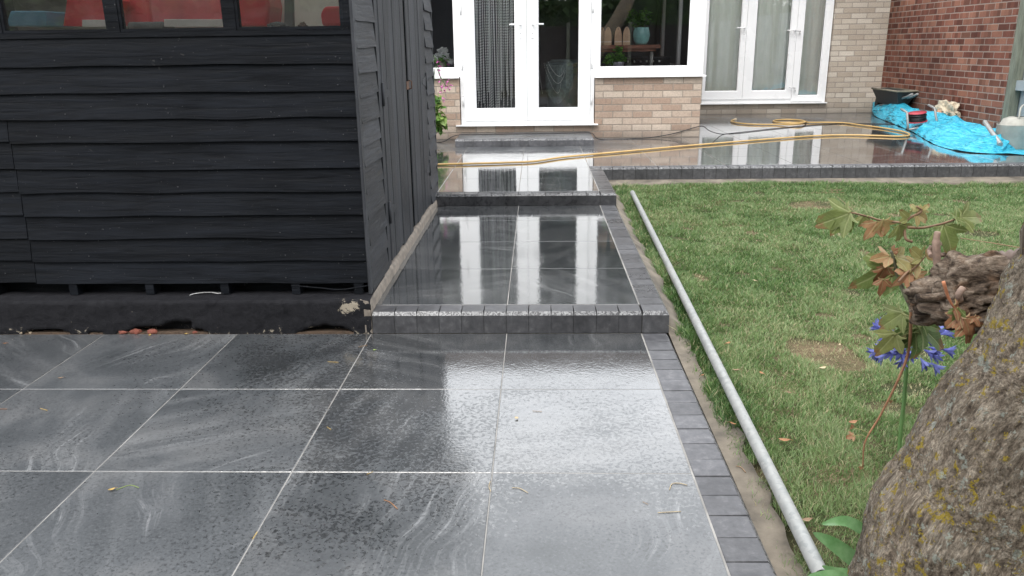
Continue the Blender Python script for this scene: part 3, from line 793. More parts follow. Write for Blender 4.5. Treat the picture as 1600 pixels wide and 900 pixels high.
# raw concrete edge strip along the side
se = MB()
vs = []; ysn = np.linspace(0.0, 2.50, 90)
for y in ysn:
    wv_ = 0.004 * mnoise.noise(Vector((0, y * 8, 0))); zv = 0.006 * mnoise.noise(Vector((3, y * 9, 0)))
    vs += [(XS + wv_ + 0.004, y, 0.0), (XS + wv_ + 0.002, y, 0.135 + zv), (XS - 0.008 + wv_, y, 0.150 + zv), (XS - 0.045, y, 0.157 + zv)]
se.add(vs, [(i * 4 + k, (i + 1) * 4 + k, (i + 1) * 4 + k + 1, i * 4 + k + 1) for i in range(len(ysn) - 1) for k in range(3)], smooth=True)
se.add([(XS + 0.002, 0.0, 0), (XS, 0.0, 0.137), (XS - 0.012, 0.0, 0.152), (XS - 0.03, 0.0, 0.156), (XS - 0.03, 0.0, 0)], [(0, 1, 2, 3, 4)])
se.add([(XS + 0.004, 2.5, 0), (XS + 0.002, 2.5, 0.137), (XS - 0.010, 2.5, 0.150), (XS - 0.045, 2.5, 0.156), (XS - 0.045, 2.5, 0)], [(0, 1, 2, 3, 4)])
M['raw_conc'] = simple('raw_concrete_edge', (0.21, 0.18, 0.15), 0.85, var=0.4, scale=20, bump=0.7, bscale=60)
se.obj('concrete_edging', M['raw_conc'], shed)

def weather_board(mb, a0, a1, zb, zt, plane, axis, out=-1, th=0.017, seed=0, wob=0.007):
    """one feather-edge board, thick at the bottom edge, running along x or y"""
    n = max(2, int(abs(a1 - a0) / 0.05)); vs = []
    for i in range(n + 1):
        a = a0 + (a1 - a0) * i / n
        w1 = wob * mnoise.noise(Vector((a * 3, seed * 7.7, 0))) ; w2 = 0.0035 * mnoise.noise(Vector((a * 2, seed * 3.1, 5)))
        b = zb + w1; o = out * (th + w2)
        P = [(plane, b), (plane + o, b + 0.001), (plane + o * 0.97, b + 0.006), (plane + out * 0.004, zt), (plane, zt)]
        for (q, z) in P:
            vs.append((a, q, z) if axis == 'x' else (q, a, z))
    fs = [(i * 5 + k, i * 5 + k + 1, (i + 1) * 5 + k + 1, (i + 1) * 5 + k) for i in range(n) for k in range(4)]
    fs += [(0, 1, 2, 3, 4), tuple(n * 5 + k for k in (4, 3, 2, 1, 0))]
    mb.add(vs, fs, 0, U(0, 1))
zbs = [0.218, 0.322, 0.424, 0.527, 0.629, 0.731, 0.845, 0.941, 1.048, 1.159]
fw = MB()
for i, zb in enumerate(zbs):
    ztop = (zbs[i + 1] + 0.008) if i < 9 else 1.285
    js = at(22 + (9 - i) * 0, 270, Y=SF - 0.015)[0]
    jx = at(24, 270, Y=SF - 0.015).x
    if i < 7:
        weather_board(fw, SX0, jx - 0.0015, zb + 0.006, ztop + 0.004, SF, 'x', seed=i + 40)
        weather_board(fw, jx + 0.0015, -0.6155, zb, ztop, SF, 'x', seed=i)
    else: weather_board(fw, SX0, -0.6155, zb, ztop, SF, 'x', seed=i)
# above the windows
for i in range(3):
    z = 1.80 + i * 0.105; weather_board(fw, SX0, -0.6155, z, z + 0.113, SF, 'x', seed=60 + i)
fw.box(SX0, -0.65, SF + 0.002, SF + 0.012, 0.222, 1.27)
# board nail heads
for i, zb in enumerate(zbs):
    for x in (-3.2, -2.75, -2.3, -1.86, -1.41, -0.98, -0.68):
        xx = x + U(-0.01, 0.01); yy = SF - 0.0162
        fw.lathe([(0.0001, 0.0008), (0.0028, 0.0006), (0.003, 0)], 8, mi=1, M4=Matrix.Translation((xx, yy + 0.0002, zb + 0.025)) @ Matrix.Rotation(math.pi / 2, 4, 'X'))
fw.obj('front_cladding', [M['shed_x'], M['dark']], shed)
# bearers under the boards
br = MB()
for px in (-8, 116, 235, 352, 463, 560):
    x = at(px, 449, Y=SF).x; br.box(x - 0.017, x + 0.02, SF - 0.012, 0.3, 0.166, 0.217, tone=U(0.2, 0.9))
br.box(SX0, -0.64, 0.13, 0.15, 0.15, 0.25, tone=0.0)
br.obj('bearers', M['shed_x'], shed)
# dropped dark felt strip in the gap
fl = MB()
c_ = [at(455, 446, Y=SF - 0.01), at(500, 450, Y=SF - 0.01), at(530, 452.5, Y=SF - 0.01), at(560, 449, Y=SF - 0.01), at(575, 446, Y=SF - 0.01)]
fl.tube(catmull(c_, 6), 0.0035, 6); fl.obj('loose_strip', M['shed_x'], shed)
# corner posts and end trims
cp = MB()
cp.box(-0.6145, -0.602, SF - 0.024, SF + 0.012, 0.170, 2.12, tone=0.7)
cp.obj('corner_board', M['shed_z'], shed)
ep = MB(); ep.box(-0.648, -0.612, SY1 - 0.03, SY1, 0.15, 2.2, tone=0.5); ep.obj('rear_corner_board', M['shed_z'], shed)
# side cladding stubs each side of the doors
sc_ = MB(); sc2_ = MB()
za = [0.155, 0.262, 0.375, 0.49, 0.605, 0.71, 0.81, 0.905, 1.01, 1.115, 1.215, 1.33, 1.45, 1.56, 1.67, 1.78, 1.89, 2.0]
for i, zb in enumerate(za):
    zt_ = (za[i + 1] if i + 1 < len(za) else 2.12) + 0.009
    sc_tone = U(0, 1)
    weather_board(sc_, 0.135, 0.545 + U(-0.008, 0.008), zb + U(-0.004, .004), zt_, sx, 'y', out=1, th=0.015, seed=i + 90, wob=0.012)
    weather_board(sc2_, 2.24 + U(-0.02, 0.01), SY1 - 0.012, zb + U(-0.004, .004), zt_, sx, 'y', out=1, th=0.02, seed=i + 130, wob=0.01)
sc_.obj('side_cladding', M['shed_y'], shed); sc2_.obj('side_cladding', M['shed_y'], shed)
sb = MB(); sb.box(sx - 0.02, sx - 0.002, 0.1, SY1, 0.157, 2.12, tone=0); sb.obj('side_backing', simple('black_gap_shade', (.003, .003, .003), 1, spec=0), shed)  # backing coloured black to stand for shade in the board and door gaps
fr_ = MB(); fr_.box(sx - 0.001, sx + 0.012, 0.552, 0.622, 0.155, 2.05, tone=0.6); fr_.box(sx - 0.001, sx + 0.012, 2.185, 2.235, 0.155, 2.05, tone=0.4)
fr_.box(sx - 0.001, sx + 0.012, 0.552, 2.235, 2.052, 2.12, tone=0.5)
fr_.obj('door_frame', M['shed_z'], shed)
# two tongue and groove doors
def tg_door(y0, y1, n, name):
    d = MB(); w_ = (y1 - y0) / n
    for i in range(n):
        a, b = y0 + i * w_, y0 + (i + 1) * w_; zb = 0.165 + U(-0.008, 0.012)
        sh = 0.013 + U(-0.001, 0.004)
        d.prism([(sx, a + 0.001), (sx + sh - 0.005, a + 0.001), (sx + sh, a + 0.006), (sx + sh, b - 0.006), (sx + sh - 0.005, b - 0.001), (sx, b - 0.001)], 'z', zb, 2.045, tone=U(0, 1))
    o = d.obj('door', M['shed_z'], shed); return o
d1 = tg_door(0.626, 1.385, 6, 'a'); d2 = tg_door(1.455, 2.18, 6, 'b')
rb = MB(); rb.box(sx, sx + .0095, 1.388, 1.4535, .17, 2.04); rb.obj('door_gap_shade', simple('black_door_gap_shade', (.002, .002, .002), 1, spec=0), shed)  # black strip painting the shade in the gap between the two doors
def hinge(yc, zc, parent, sgn):
    hb = MB(); hb.prism([(yc, zc - 0.035), (yc + sgn * 0.17, zc - 0.012), (yc + sgn * 0.19, zc), (yc + sgn * 0.17, zc + 0.012), (yc, zc + 0.035)], 'x', sx + 0.0145, sx + 0.0185, tone=0.7)
    hb.tube([(sx + 0.018, yc, zc - 0.055), (sx + 0.018, yc, zc + 0.055)], 0.007, 8)
    hb.obj('hinge', M['shed_z'], parent)
for zc in (1.0, 0.42): hinge(0.625, zc, d1, 1); hinge(2.182, zc, d2, -1)
for zc in (1.75,): hinge(0.625, zc, d1, 1); hinge(2.182, zc, d2, -1)
hs = MB()
hs.box(sx + 0.013, sx + 0.017, 1.37, 1.46, 0.985, 1.03)
hs.tube([(sx + 0.018, 1.435, 0.985), (sx + 0.035, 1.435, 0.99), (sx + 0.035, 1.435, 1.03), (sx + 0.018, 1.435, 1.035)], 0.004, 6)
hs.obj('hasp', simple('rusty_hasp', (0.16, 0.09, 0.06), 0.7, 0.4, var=0.5, scale=80), shed)
# roof, rear and left walls
rf = MB()
rf.prism([(-3.8, 2.13), (-0.42, 2.13), (-0.42, 2.155), (-3.8, 2.155)], 'y', -0.08, 0.10, tone=0.4)
rf.prism([(-3.8, 2.13), (-0.42, 2.13), (-0.42, 2.155), (-3.8, 2.155)], 'y', 1.75, 2.8, tone=0.4)
rf.prism([(-0.62, 2.13), (-0.42, 2.13), (-0.42, 2.155), (-0.62, 2.155)], 'y', 0.10, 1.75, tone=0.4)
rf.prism([(-3.8, 2.13), (-3.3, 2.13), (-3.3, 2.155), (-3.8, 2.155)], 'y', 0.10, 1.75, tone=0.4)
rf.obj('roof', simple('roof_felt', (0.04, 0.042, 0.045), 0.9, bump=0.5), shed)
rl = MB(); rl.box(-3.3, -0.62, 0.10, 1.75, 2.14, 2.146); rl.obj('added_roof_light', glass_material('added_roof_light_sheet', (0.85, 0.87, 0.85), 0.2), shed)  # roof opening and clear sheet added to light the shed inside
wl = MB(); wl.box(SX0, -0.66, SY1 - 0.03, SY1, 0.157, 2.13); wl.box(SX0 - 0.02, SX0, 0.1, SY1, 0.157, 2.13)
wl.obj('outer_walls', M['shed_y'], shed)
il = MB(); il.box(SX0 + 0.01, -0.66, SY1 - 0.06, SY1 - 0.035, 0.2, 2.1); il.box(SX0, -0.66, 0.20, SY1 - 0.07, 0.158, 0.17)
il.obj('lining', simple('pale_shed_lining', (0.46, 0.44, 0.39), 0.8, var=0.3, scale=4), shed)
# windows: three rebated frames with a pane each
def xa(px): return at(px, 48, Y=SF).x
wf = MB()
zsb = 1.288
wf.box(SX0, -0.6155, SF - 0.012, SF + 0.05, zsb - 0.016, zsb + 0.004, tone=0.2)     # outer sill rail
wf.box(SX0, -0.6155, SF - 0.004, SF + 0.05, 1.735, 1.80, tone=0.2)
edges = [(-2.62, xa(-10)), (xa(4), xa(171)), (xa(188), xa(354)), (xa(370), xa(537))]
xm = [(SX0, -2.62)] + [(edges[i][1], edges[i + 1][0]) for i in range(3)] + [(edges[3][1], -0.6155)]
for (a, b) in xm: wf.box(a, b, SF - 0.004, SF + 0.04, zsb + 0.004, 1.735, tone=0.3)
wf.obj('window_surround', M['shed_x'], shed)
for (a, b) in edges:
    f = MB(); t_ = 0.012
    f.box(a + .001, b - .001, SF - 0.001, SF + 0.03, zsb + 0.005, zsb + 0.005 + t_); f.box(a + .001, b - .001, SF - 0.001, SF + 0.03, 1.72, 1.734)
    f.box(a + .001, a + t_, SF - 0.001, SF + 0.03, zsb + 0.0055 + t_, 1.7195); f.box(b - t_, b - .001, SF - 0.001, SF + 0.03, zsb + 0.0055 + t_, 1.7195)
    fo = f.obj('window', M['shed_x'], shed)
    pn_ = MB(); pn_.box(a + t_ - .003, b - t_ + .003, SF + 0.012, SF + 0.015, zsb + 0.014, 1.722); pn_.obj('pane', M['shed_glass'], fo)
# potting bench inside
bn = MB(); bn.box(SX0 + .02, -0.68, 0.13, 0.72, 1.255, 1.285)
for x in (-3.4, -2.0, -0.75): bn.box(x, x + 0.05, 0.6, 0.65, 0.172, 1.254)
one(bn, 'workbench', simple('dusty_bench_wood', (0.33, 0.27, 0.2), 0.85, var=0.3), 'pale dusty bench behind the shed windows', 'bench')

RED = simple('red_plastic', (0.72, 0.045, 0.06), 0.4, var=0.1)
PINK = simple('faded_red_plastic', (0.80, 0.14, 0.16), 0.5, var=0.12)
WHT = simple('dirty_white_plastic', (0.72, 0.72, 0.70), 0.5, var=0.08)
BLU = simple('blue_plastic', (0.10, 0.30, 0.45), 0.45, var=0.1)
GRY = simple('dark_grey_fabric', (0.10, 0.115, 0.115), 0.8, var=0.3, bump=0.4)
def P(px, py, Y): return at(px, py, Y=Y)
def slabpoly(pxs, Y, th, name, mat, label, cat, bevel=0.006):
    mb = MB(); pts = [P(a, b, Y) for a, b in pxs]
    pts = [Vector((q.x, Y, max(q.z, 1.287))) for q in pts]
    mb.prism([(q.x, q.z) for q in pts], 'y', Y, Y + th)
    return one(mb, name, mat, label, cat, bevel=bevel)
slabpoly([(8, 41), (16, 17), (70, 17), (74, 41)], 0.30, 0.22, 'storage_box', BLU, 'low blue plastic box behind the leftmost shed window', 'box')
slabpoly([(98, 41), (108, -30), (135, -36), (180, 0), (166, 36), (150, 41)], 0.36, 0.16, 'fuel_can', RED, 'tilted red can between the blue box and the white strip', 'can')
slabpoly([(128, 42), (128, 31), (172, 31), (172, 42)], 0.22, 0.04, 'trim_strip', WHT, 'short white plastic strip in the left shed window', 'strip', 0.002)
slabpoly([(256, 42), (256, 30), (352, 30), (352, 42)], 0.22, 0.04, 'trim_strip', WHT, 'longer white plastic strip in the middle shed window', 'strip', 0.002)
slabpoly([(238, 41), (228, -40), (345, -45), (348, 41)], 0.42, 0.25, 'crate', PINK, 'big faded red crate in the middle shed window', 'crate', 0.012)
slabpoly([(188, 41), (186, -30), (226, -30), (236, 41)], 0.50, 0.2, 'crate', RED, 'narrow dark red crate left of the big faded one', 'crate', 0.012)
slabpoly([(366, 41), (366, -30), (412, -30), (421, 10), (418, 41)], 0.36, 0.2, 'crate', RED, 'red crate at the left side of the right shed window', 'crate', 0.012)
slabpoly([(503, 41), (500, 22), (506, 10), (538, 9), (540, 41)], 0.30, 0.12, 'kit_bag', RED, 'small red bag in the lower right corner of the right shed window', 'bag', 0.012)
slabpoly([(444, 41), (444, -40), (456, -40), (458, 41)], 0.34, 0.03, 'grey_post', GRY, 'upright grey stick leaning inside the right shed window', 'post', 0.003)
rr_ = MB(); a, b = P(203, 36, .24), P(255, 36, .24); rr_.tube([(a.x, .24, 1.312), (b.x, .24, 1.312)], 0.025, 16)
rr_.tube([(b.x, .24, 1.305), (b.x + .04, .25, 1.300)], 0.015, 10)
one(rr_, 'rolled_mat', GRY, 'grey rolled mat lying on the bench in the middle shed window', 'mat')
def lump(name, mat, c, r, label, cat, seed, sq=(1, 1, 1), rough=0.35, group=None, res=3):
    bm = bmesh.new(); bmesh.ops.create_icosphere(bm, subdivisions=res, radius=1)
    for v in bm.verts:
        k = 1 + rough * mnoise.noise(v.co * 2.2 + Vector((seed, 0, 0))) + rough * 0.4 * mnoise.noise(v.co * 6 + Vector((seed, 3, 0)))
        v.co = Vector((v.co.x * sq[0], v.co.y * sq[1], max(v.co.z * sq[2], -0.55 * sq[2]))) * k * r
    me = bpy.data.meshes.new(name); bm.to_mesh(me); bm.free(); me.materials.append(mat)
    o = bpy.data.objects.new(name, me); COL.objects.link(o); o.location = c
    return tag(o, label, cat, group)
q = P(432, 36, .28); lump('cloth_bundle', GRY, (q.x, .28, 1.305), .032, 'dark crumpled cloth beside the red crate in the right shed window', 'cloth', 3, (1.5, 1, .8))
q = P(473, 36, .28); lump('garden_glove', simple('brown_glove', (.12, .08, .06), .8), (q.x, .28, 1.302), .022, 'small brown glove right of the grey stick in the shed', 'glove', 8, (1, .8, 1.1))
pw = MB(); pw.box(P(418, 0, .62).x, P(538, 0, .62).x, .60, .61, 1.287, 1.75)
one(pw, 'white_board', simple('pale_board', (.78, .78, .72), .6, var=.15, scale=6), 'pale board standing behind the right shed window', 'board')

# rubble in the broken foot of the shed base
for i, (px, py, r, mt, lb) in enumerate([
    (193, 513, .016, 'b', 'left reddish brick chip in the hollow under the shed base'),
    (212, 512, .018, 'b', 'middle reddish brick chip in the hollow under the shed base'),
    (238, 513, .017, 'b', 'right reddish brick chip in the hollow under the shed base'),
    (35, 514, .013, 's', 'beige pebble at the foot of the shed base near the left frame edge'),
    (8, 517, .008, 's', 'tiny beige pebble at the far left foot of the shed base'),
    (48, 517, .008, 's', 'small pale stone beside the beige pebble by the shed base'),
    (305, 517, .009, 'b', 'small brick chip at the right end of the broken shed foot')]):
    q = at(px, py, Y=0.012); k = simple('brick_chip', (0.19, 0.06, 0.04), .9, var=.3, scale=60) if mt == 'b' else simple('pebble', (0.34, 0.27, 0.19), .8, var=.2, scale=60)
    lump('stone' if mt == 's' else 'brick_chip', k, (q.x, 0.008, r * 0.5), r, lb, 'stone' if mt == 's' else 'brick chip', i * 5, (1.5 if mt == 'b' else 1.1, .8, .8), .3, 'broken pieces at the foot of the shed', 2)
# chalk-white smear on the ledge
ck = MB()
cp_ = [at(x, y, Z=0.1655) for x, y in ((296, 462), (304, 459.5), (316, 458), (330, 457.5), (340, 459), (346, 458.5))]
vs = []
for i, q in enumerate(catmull(cp_, 4)):
    w_ = 0.004 + 0.0035 * abs(mnoise.noise(Vector((i * .6, 0, 0)))) + (0 if 0 < i < 20 else -0.002)
    vs += [(q.x, q.y - w_, 0.1665 + .001), (q.x, q.y + w_, 0.1675 + .001)]
ck.add(vs, [(i * 2, i * 2 + 2, i * 2 + 3, i * 2 + 1) for i in range(len(vs) // 2 - 1)])
ck.obj('paint_smear', simple('white_smear', (.5, .5, .5), .8, var=.25, scale=90), shed)

# ------------------------------------------------------------------ house
house = thing('house', 'buff brick house with white framed bay, french doors and patio doors', 'house', (1.5, 7.5, Z2))
ZH = 2.30
bw = MB()
def wallx(mb, x0, x1, y0, th, z0, z1): mb.box(x0, x1, y0, y0 + th, z0, z1)
wallx(bw, -0.735 - 2.6, -0.752, YW, 0.2, 0.1, 0.875)
wallx(bw, 0.80, 2.0, YW, 0.2, 0.1, 0.862)
wallx(bw, -0.752, 0.80, YW, 0.2, 0.1, 0.335)
bw.obj('bay_brick_wall', M['house_brick'], house)
bl = MB(); wallx(bl, -5.2, -3.335, YW, 0.2, 0.1, ZH); bl.obj('corner_brick_wall', M['house_brick'], house)
bs = MB(); bs.box(1.8, 2.0, YW + 0.2, YB, 0.1, 0.862); bs.obj('bay_side_wall', M['side_brick'], house); bs = MB(); bs.box(-5.2, -5.0, YW + 0.2, 13.0, 0.1, 2.6); bs.obj('end_wall', M['side_brick'], house)
rw = MB()
RX0, RX1 = 2.629, 4.470
wallx(rw, RX1 + 0.01, XR, YB, 0.25, 0.1, 2.55)
wallx(rw, 2.0, RX0 - 0.01, YB, 0.25, 0.1, 2.55)
wallx(rw, RX0 - 0.01, RX1 + 0.01, YB, 0.25, 0.1, 0.335)
wallx(rw, RX0 - 0.01, RX1 + 0.01, YB, 0.25, 2.3, 2.55)
rw.obj('rear_brick_wall', M['rear_brick'], house)
# flat roof over the bay and its fascia
fa = MB(); fa.box(-5.25, 2.12, YW - 0.12, YW - 0.10, 2.32, 2.62); fa.box(2.10, 2.12, YW - 0.10, YB, 2.32, 2.62)
fa.obj('fascia', simple('brown_fascia', (0.10, 0.075, 0.065), 0.6), house)
fr2 = MB(); fr2.box(-5.3, 2.15, YW - 0.14, 13, 2.621, 2.66); fr2.box(-5.2, 2.1, YW - 0.10, YW + 0.2, 2.302, 2.319)
fr2.obj('flat_roof', simple('roof_felt_grey', (0.09, 0.09, 0.095), 0.9), house)
hr = MB()
hr.add([(1.0, 8.8, 2.5), (5.9, 8.8, 2.5), (5.9, 13.2, 4.9), (1.9, 13.2, 4.9), (1.0, 17, 2.5), (5.9, 17, 2.5)], [(0, 1, 2, 3), (3, 2, 5, 4), (0, 3, 4), (1, 5, 2)])
hr.obj('tiled_roof', simple('brown_roof_tiles', (0.11, 0.075, 0.06), 0.9, var=0.4, scale=20, bump=0.6, bscale=30), house)
gt = MB(); gt.tube([(1.9, 8.75, 2.5), (5.9, 8.75, 2.5)], 0.055, 12); gt.obj('gutter', M['upvc'], house)

def frame_rect(mb, x0, x1, z0, z1, y0, th, l, r, b, t, ch=0.008):
    """mitred rectangular frame with widths l r b t and an inner bead step"""
    mb.box(x0, x0 + l, y0, y0 + th, z0, z1); mb.box(x1 - r, x1, y0, y0 + th, z0, z1)
    mb.box(x0 + l + .0002, x1 - r - .0002, y0 + 0.0005, y0 + th, z0, z0 + b); mb.box(x0 + l + .0002, x1 - r - .0002, y0 + 0.0005, y0 + th, z1 - t, z1)
    # glazing bead
    e = 0.010
    i0, i1, j0, j1 = x0 + l, x1 - r, z0 + b, z1 - t
    yb = y0 + 0.012
    mb.add([(i0, yb, j0), (i1, yb, j0), (i1, yb, j1), (i0, yb, j1), (i0 + e, yb + .012, j0 + e), (i1 - e, yb + .012, j0 + e), (i1 - e, yb + .012, j1 - e), (i0 + e, yb + .012, j1 - e)],
           [(0, 1, 5, 4), (1, 2, 6, 5), (2, 3, 7, 6), (3, 0, 4, 7)])
def seal(parent, x0, x1, z0, z1, y, e=0.006):
    s_ = MB()
    for a, b, c, d in ((x0, x1, z0, z0 + e), (x0, x1, z1 - e, z1), (x0, x0 + e, z0 + e, z1 - e), (x1 - e, x1, z0 + e, z1 - e)): s_.box(a, b, y, y + 0.004, c, d)
    s_.obj('gasket', M['upvc_seal'], parent)
def pane(parent, x0, x1, z0, z1, y):
    m_ = MB(); m_.box(x0, x1, y, y + 0.004, z0, z1); m_.obj('pane', M['glass'], parent)
def leaf_door(x0, x1, z0, z1, y0, l, r, b, t, name='door'):
    d = MB(); frame_rect(d, x0, x1, z0, z1, y0, 0.06, l, r, b, t)
    o = d.obj(name, M['upvc'], house)
    seal(o, x0 + l + .008, x1 - r - .008, z0 + b + .008, z1 - t - .008, y0 + 0.026)
    pane(o, x0 + l, x1 - r, z0 + b, z1 - t, y0 + 0.032)
    return o
def lever(parent, x, z, y, sgn, drop=0.0):
    hb = MB(); hb.box(x - 0.014, x + 0.014, y - 0.008, y - 0.0005, z - 0.15, z + 0.05)
    hb.tube([(x, y - 0.006, z), (x, y - 0.045, z), (x + sgn * 0.02, y - 0.05, z), (x + sgn * 0.125, y - 0.05, z - drop)], 0.0095, 10)
    o = hb.obj('handle', M['upvc'], parent, bevel=0)
    kh = MB(); kh.lathe([(0.0001, 0.002), (0.006, 0.0015), (0.0065, 0)], 12, M4=Matrix.Translation((x, y - 0.0082, z - 0.09)) @ Matrix.Rotation(math.pi / 2, 4, 'X'))
    kh.box(x - .002, x + .002, y - 0.0095, y - .008, z - 0.108, z - 0.092)
    kh.obj('keyhole', M['chrome'], parent)
def pin_hinge(parent, x, z, y):
    hb = MB(); hb.tube([(x, y - 0.008, z - 0.05), (x, y - 0.008, z + 0.05)], 0.008, 10); hb.box(x - .012, x + .012, y - 0.004, y - .0005, z - .04, z + .04)
    hb.tube([(x, y - 0.008, z - 0.054), (x, y - 0.008, z - 0.048)], 0.0095, 10, mi=1); hb.tube([(x, y - 0.008, z + 0.048), (x, y - 0.008, z + 0.054)], 0.0095, 10, mi=1)
    hb.obj('hinge', [M['upvc'], M['chrome']], parent)
# french door set
F = YW - 0.0
of = MB()
frame_rect(of, -0.742, 0.790, 0.352, ZH, F + 0.03, 0.10, 0.045, 0.045, 0.04, 0.05)
of.prism([(F - 0.055, 0.338), (F + 0.10, 0.338), (F + 0.10, 0.351), (F + 0.028, 0.3505), (F - 0.055, 0.350)], 'x', -0.800, 0.835)
of.obj('french_door_frame', M['upvc'], house)
dl = leaf_door(-0.695, 0.021, 0.395, 2.245, F + 0.012, 0.125, 0.125, 0.130, 0.11)
dr = leaf_door(0.025, 0.741, 0.395, 2.245, F + 0.012, 0.122, 0.125, 0.130, 0.11)
mg = MB(); mg.box(0.0205, 0.0255, F + 0.030, F + 0.034, 0.396, 2.244); mg.obj('meeting_seal', M['upvc_seal'], dl)
lever(dl, -0.045, 1.448, F + 0.012, -1); lever(dr, 0.09, 1.448, F + 0.012, 1)
for z in (0.62, 1.02, 1.62): pin_hinge(dl, -0.715, z, F + 0.03); pin_hinge(dr, 0.762, z, F + 0.03)
# bay windows each side
wl_ = MB(); frame_rect(wl_, -3.33, -0.7425, 0.888, ZH, F + 0.026, 0.10, 0.06, 0.052, 0.095, 0.06)
wl_.box(-2.1, -2.03, F + 0.026, F + .12, 0.984, ZH - .061)
wl_.prism([(F - 0.05, 0.876), (F + 0.10, 0.876), (F + 0.10, 0.8875), (F - 0.05, 0.886)], 'x', -3.34, -0.7515)
wlo = wl_.obj('bay_window', M['upvc'], house)
seal(wlo, -2.03, -0.80, 0.985, 2.235, F + .054); pane(wlo, -3.27, -0.795, 0.983, 2.24, F + 0.06)
wr_ = MB(); frame_rect(wr_, 0.7905, 1.955, 0.877, ZH, F + 0.026, 0.10, 0.056, 0.108, 0.095, 0.06)
wr_.box(1.956, 2.012, F + 0.02, F + .125, 0.877, ZH)
wr_.prism([(F - 0.05, 0.863), (F + 0.10, 0.863), (F + 0.10, 0.8765), (F - 0.05, 0.874)], 'x', 0.7905, 2.045)
wro = wr_.obj('bay_window', M['upvc'], house)
seal(wro, 0.848, 1.845, 0.974, 2.235, F + .054); pane(wro, 0.846, 1.848, 0.972, 2.24, F + 0.06)
nub = MB(); nub.lathe([(0.045, 0), (0.045, 0.006), (0.03, 0.011), (0.001, 0.012)], 20, c=(1.33, F + 0.05, 0.972), sy=.3); nub.obj('sill_knob', M['upvc'], wro)
# side window of the bay
ws = MB(); ws.box(1.95, 2.01, F + .127, YB - .01, 0.865, 0.96); ws.box(1.95, 2.01, F + .127, YB - .01, 2.24, ZH)
for y in (F + .127, 7.5, 8.9): ws.box(1.955, 2.009, y, y + .09, 0.961, 2.239)
wso = ws.obj('bay_side_window', M['upvc'], house)
m_ = MB(); m_.box(1.975, 1.98, F + .2, 8.95, 0.95, 2.25); m_.obj('pane', M['glass'], wso)
# patio doors set in the rear wall
B = YB
rf_ = MB()
frame_rect(rf_, RX0 - 0.04, RX1, 0.352, ZH, B + 0.03, 0.10, 0.055, 0.05, 0.05, 0.05)
rf_.prism([(B - 0.06, 0.338), (B + 0.10, 0.338), (B + 0.10, 0.3515), (B - 0.06, 0.350)], 'x', RX0 - .06, RX1 + 0.01)
rf_.obj('patio_door_frame', M['upvc'], house)
e1 = leaf_door(2.600, 3.222, 0.405, 2.245, B + 0.008, 0.06, 0.075, 0.118, 0.10)
e2 = leaf_door(3.226, 3.955, 0.405, 2.245, B + 0.008, 0.135, 0.085, 0.118, 0.10)
e3 = leaf_door(3.960, 4.425, 0.365, 2.245, B + 0.014, 0.10, 0.065, 0.082, 0.10, 'side_window')
lever(e1, 3.19, 1.43, B + 0.008, -1); lever(e2, 3.925, 1.385, B + 0.008, -1, 0.0)
for zz in (1.37, 0.56):
    hk = MB(); hk.tube([(4.0, B + .004, zz), (4.0, B - .03, zz), (3.90, B - .035, zz + .012)], .007, 8); hk.tube([(3.995, B - .03, zz), (3.995, B - .03, zz - .05)], .006, 8)
    hk.obj('handle', M['chrome'], e3)
# interior shell
inn = MB()
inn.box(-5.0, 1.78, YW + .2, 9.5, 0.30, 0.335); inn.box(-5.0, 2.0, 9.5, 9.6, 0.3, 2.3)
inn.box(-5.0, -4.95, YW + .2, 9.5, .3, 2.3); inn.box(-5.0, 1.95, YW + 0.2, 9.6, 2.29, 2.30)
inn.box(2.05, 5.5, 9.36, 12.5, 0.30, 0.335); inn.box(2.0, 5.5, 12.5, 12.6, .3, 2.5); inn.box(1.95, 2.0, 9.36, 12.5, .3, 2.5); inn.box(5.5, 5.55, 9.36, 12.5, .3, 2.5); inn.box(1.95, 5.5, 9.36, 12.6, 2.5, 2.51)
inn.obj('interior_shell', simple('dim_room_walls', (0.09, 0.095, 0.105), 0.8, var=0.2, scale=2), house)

# curtains behind the patio doors
def curtain(x0, x1, y, z0, z1, label, folds=18, amp=0.022):
    mb = MB(); n = folds * 8; vs = []
    for j, z in enumerate((z0, (z0 + z1) / 2, z1)):
        for i in range(n + 1):
            x = x0 + (x1 - x0) * i / n
            yy = y + amp * math.sin(i / 8 * 2 * math.pi + 0.6 * math.sin(i * .21)) * (0.7 + 0.3 * math.sin(i * .13 + j))
            vs.append((x, yy, z))
    mb.add(vs, [(j * (n + 1) + i, j * (n + 1) + i + 1, (j + 1) * (n + 1) + i + 1, (j + 1) * (n + 1) + i) for j in range(2) for i in range(n)], smooth=True)
    return one(mb, 'curtain', M['curtain'], label, 'curtain', 'pale curtains behind the patio doors', fixn=False)
cm = Mat('sheer_curtain', (0.70, 0.72, 0.64), 0.9); M['curtain'] = cm.m
cm.set(color=cm.ramp(cm.noise(5, 3, 0.5), [(.3, (0.82, 0.85, 0.76)), (.7, (0.90, 0.92, 0.85))]))
curtain(2.64, 3.20, B + 0.105, 0.37, 2.26, 'pale sheer curtain behind the left patio door', 5)
curtain(3.24, 3.94, B + 0.105, 0.37, 2.26, 'pale sheer curtain behind the right patio door', 7)
curtain(3.98, 4.41, B + 0.105, 0.37, 2.26, 'pale sheer curtain behind the narrow side window', 4)

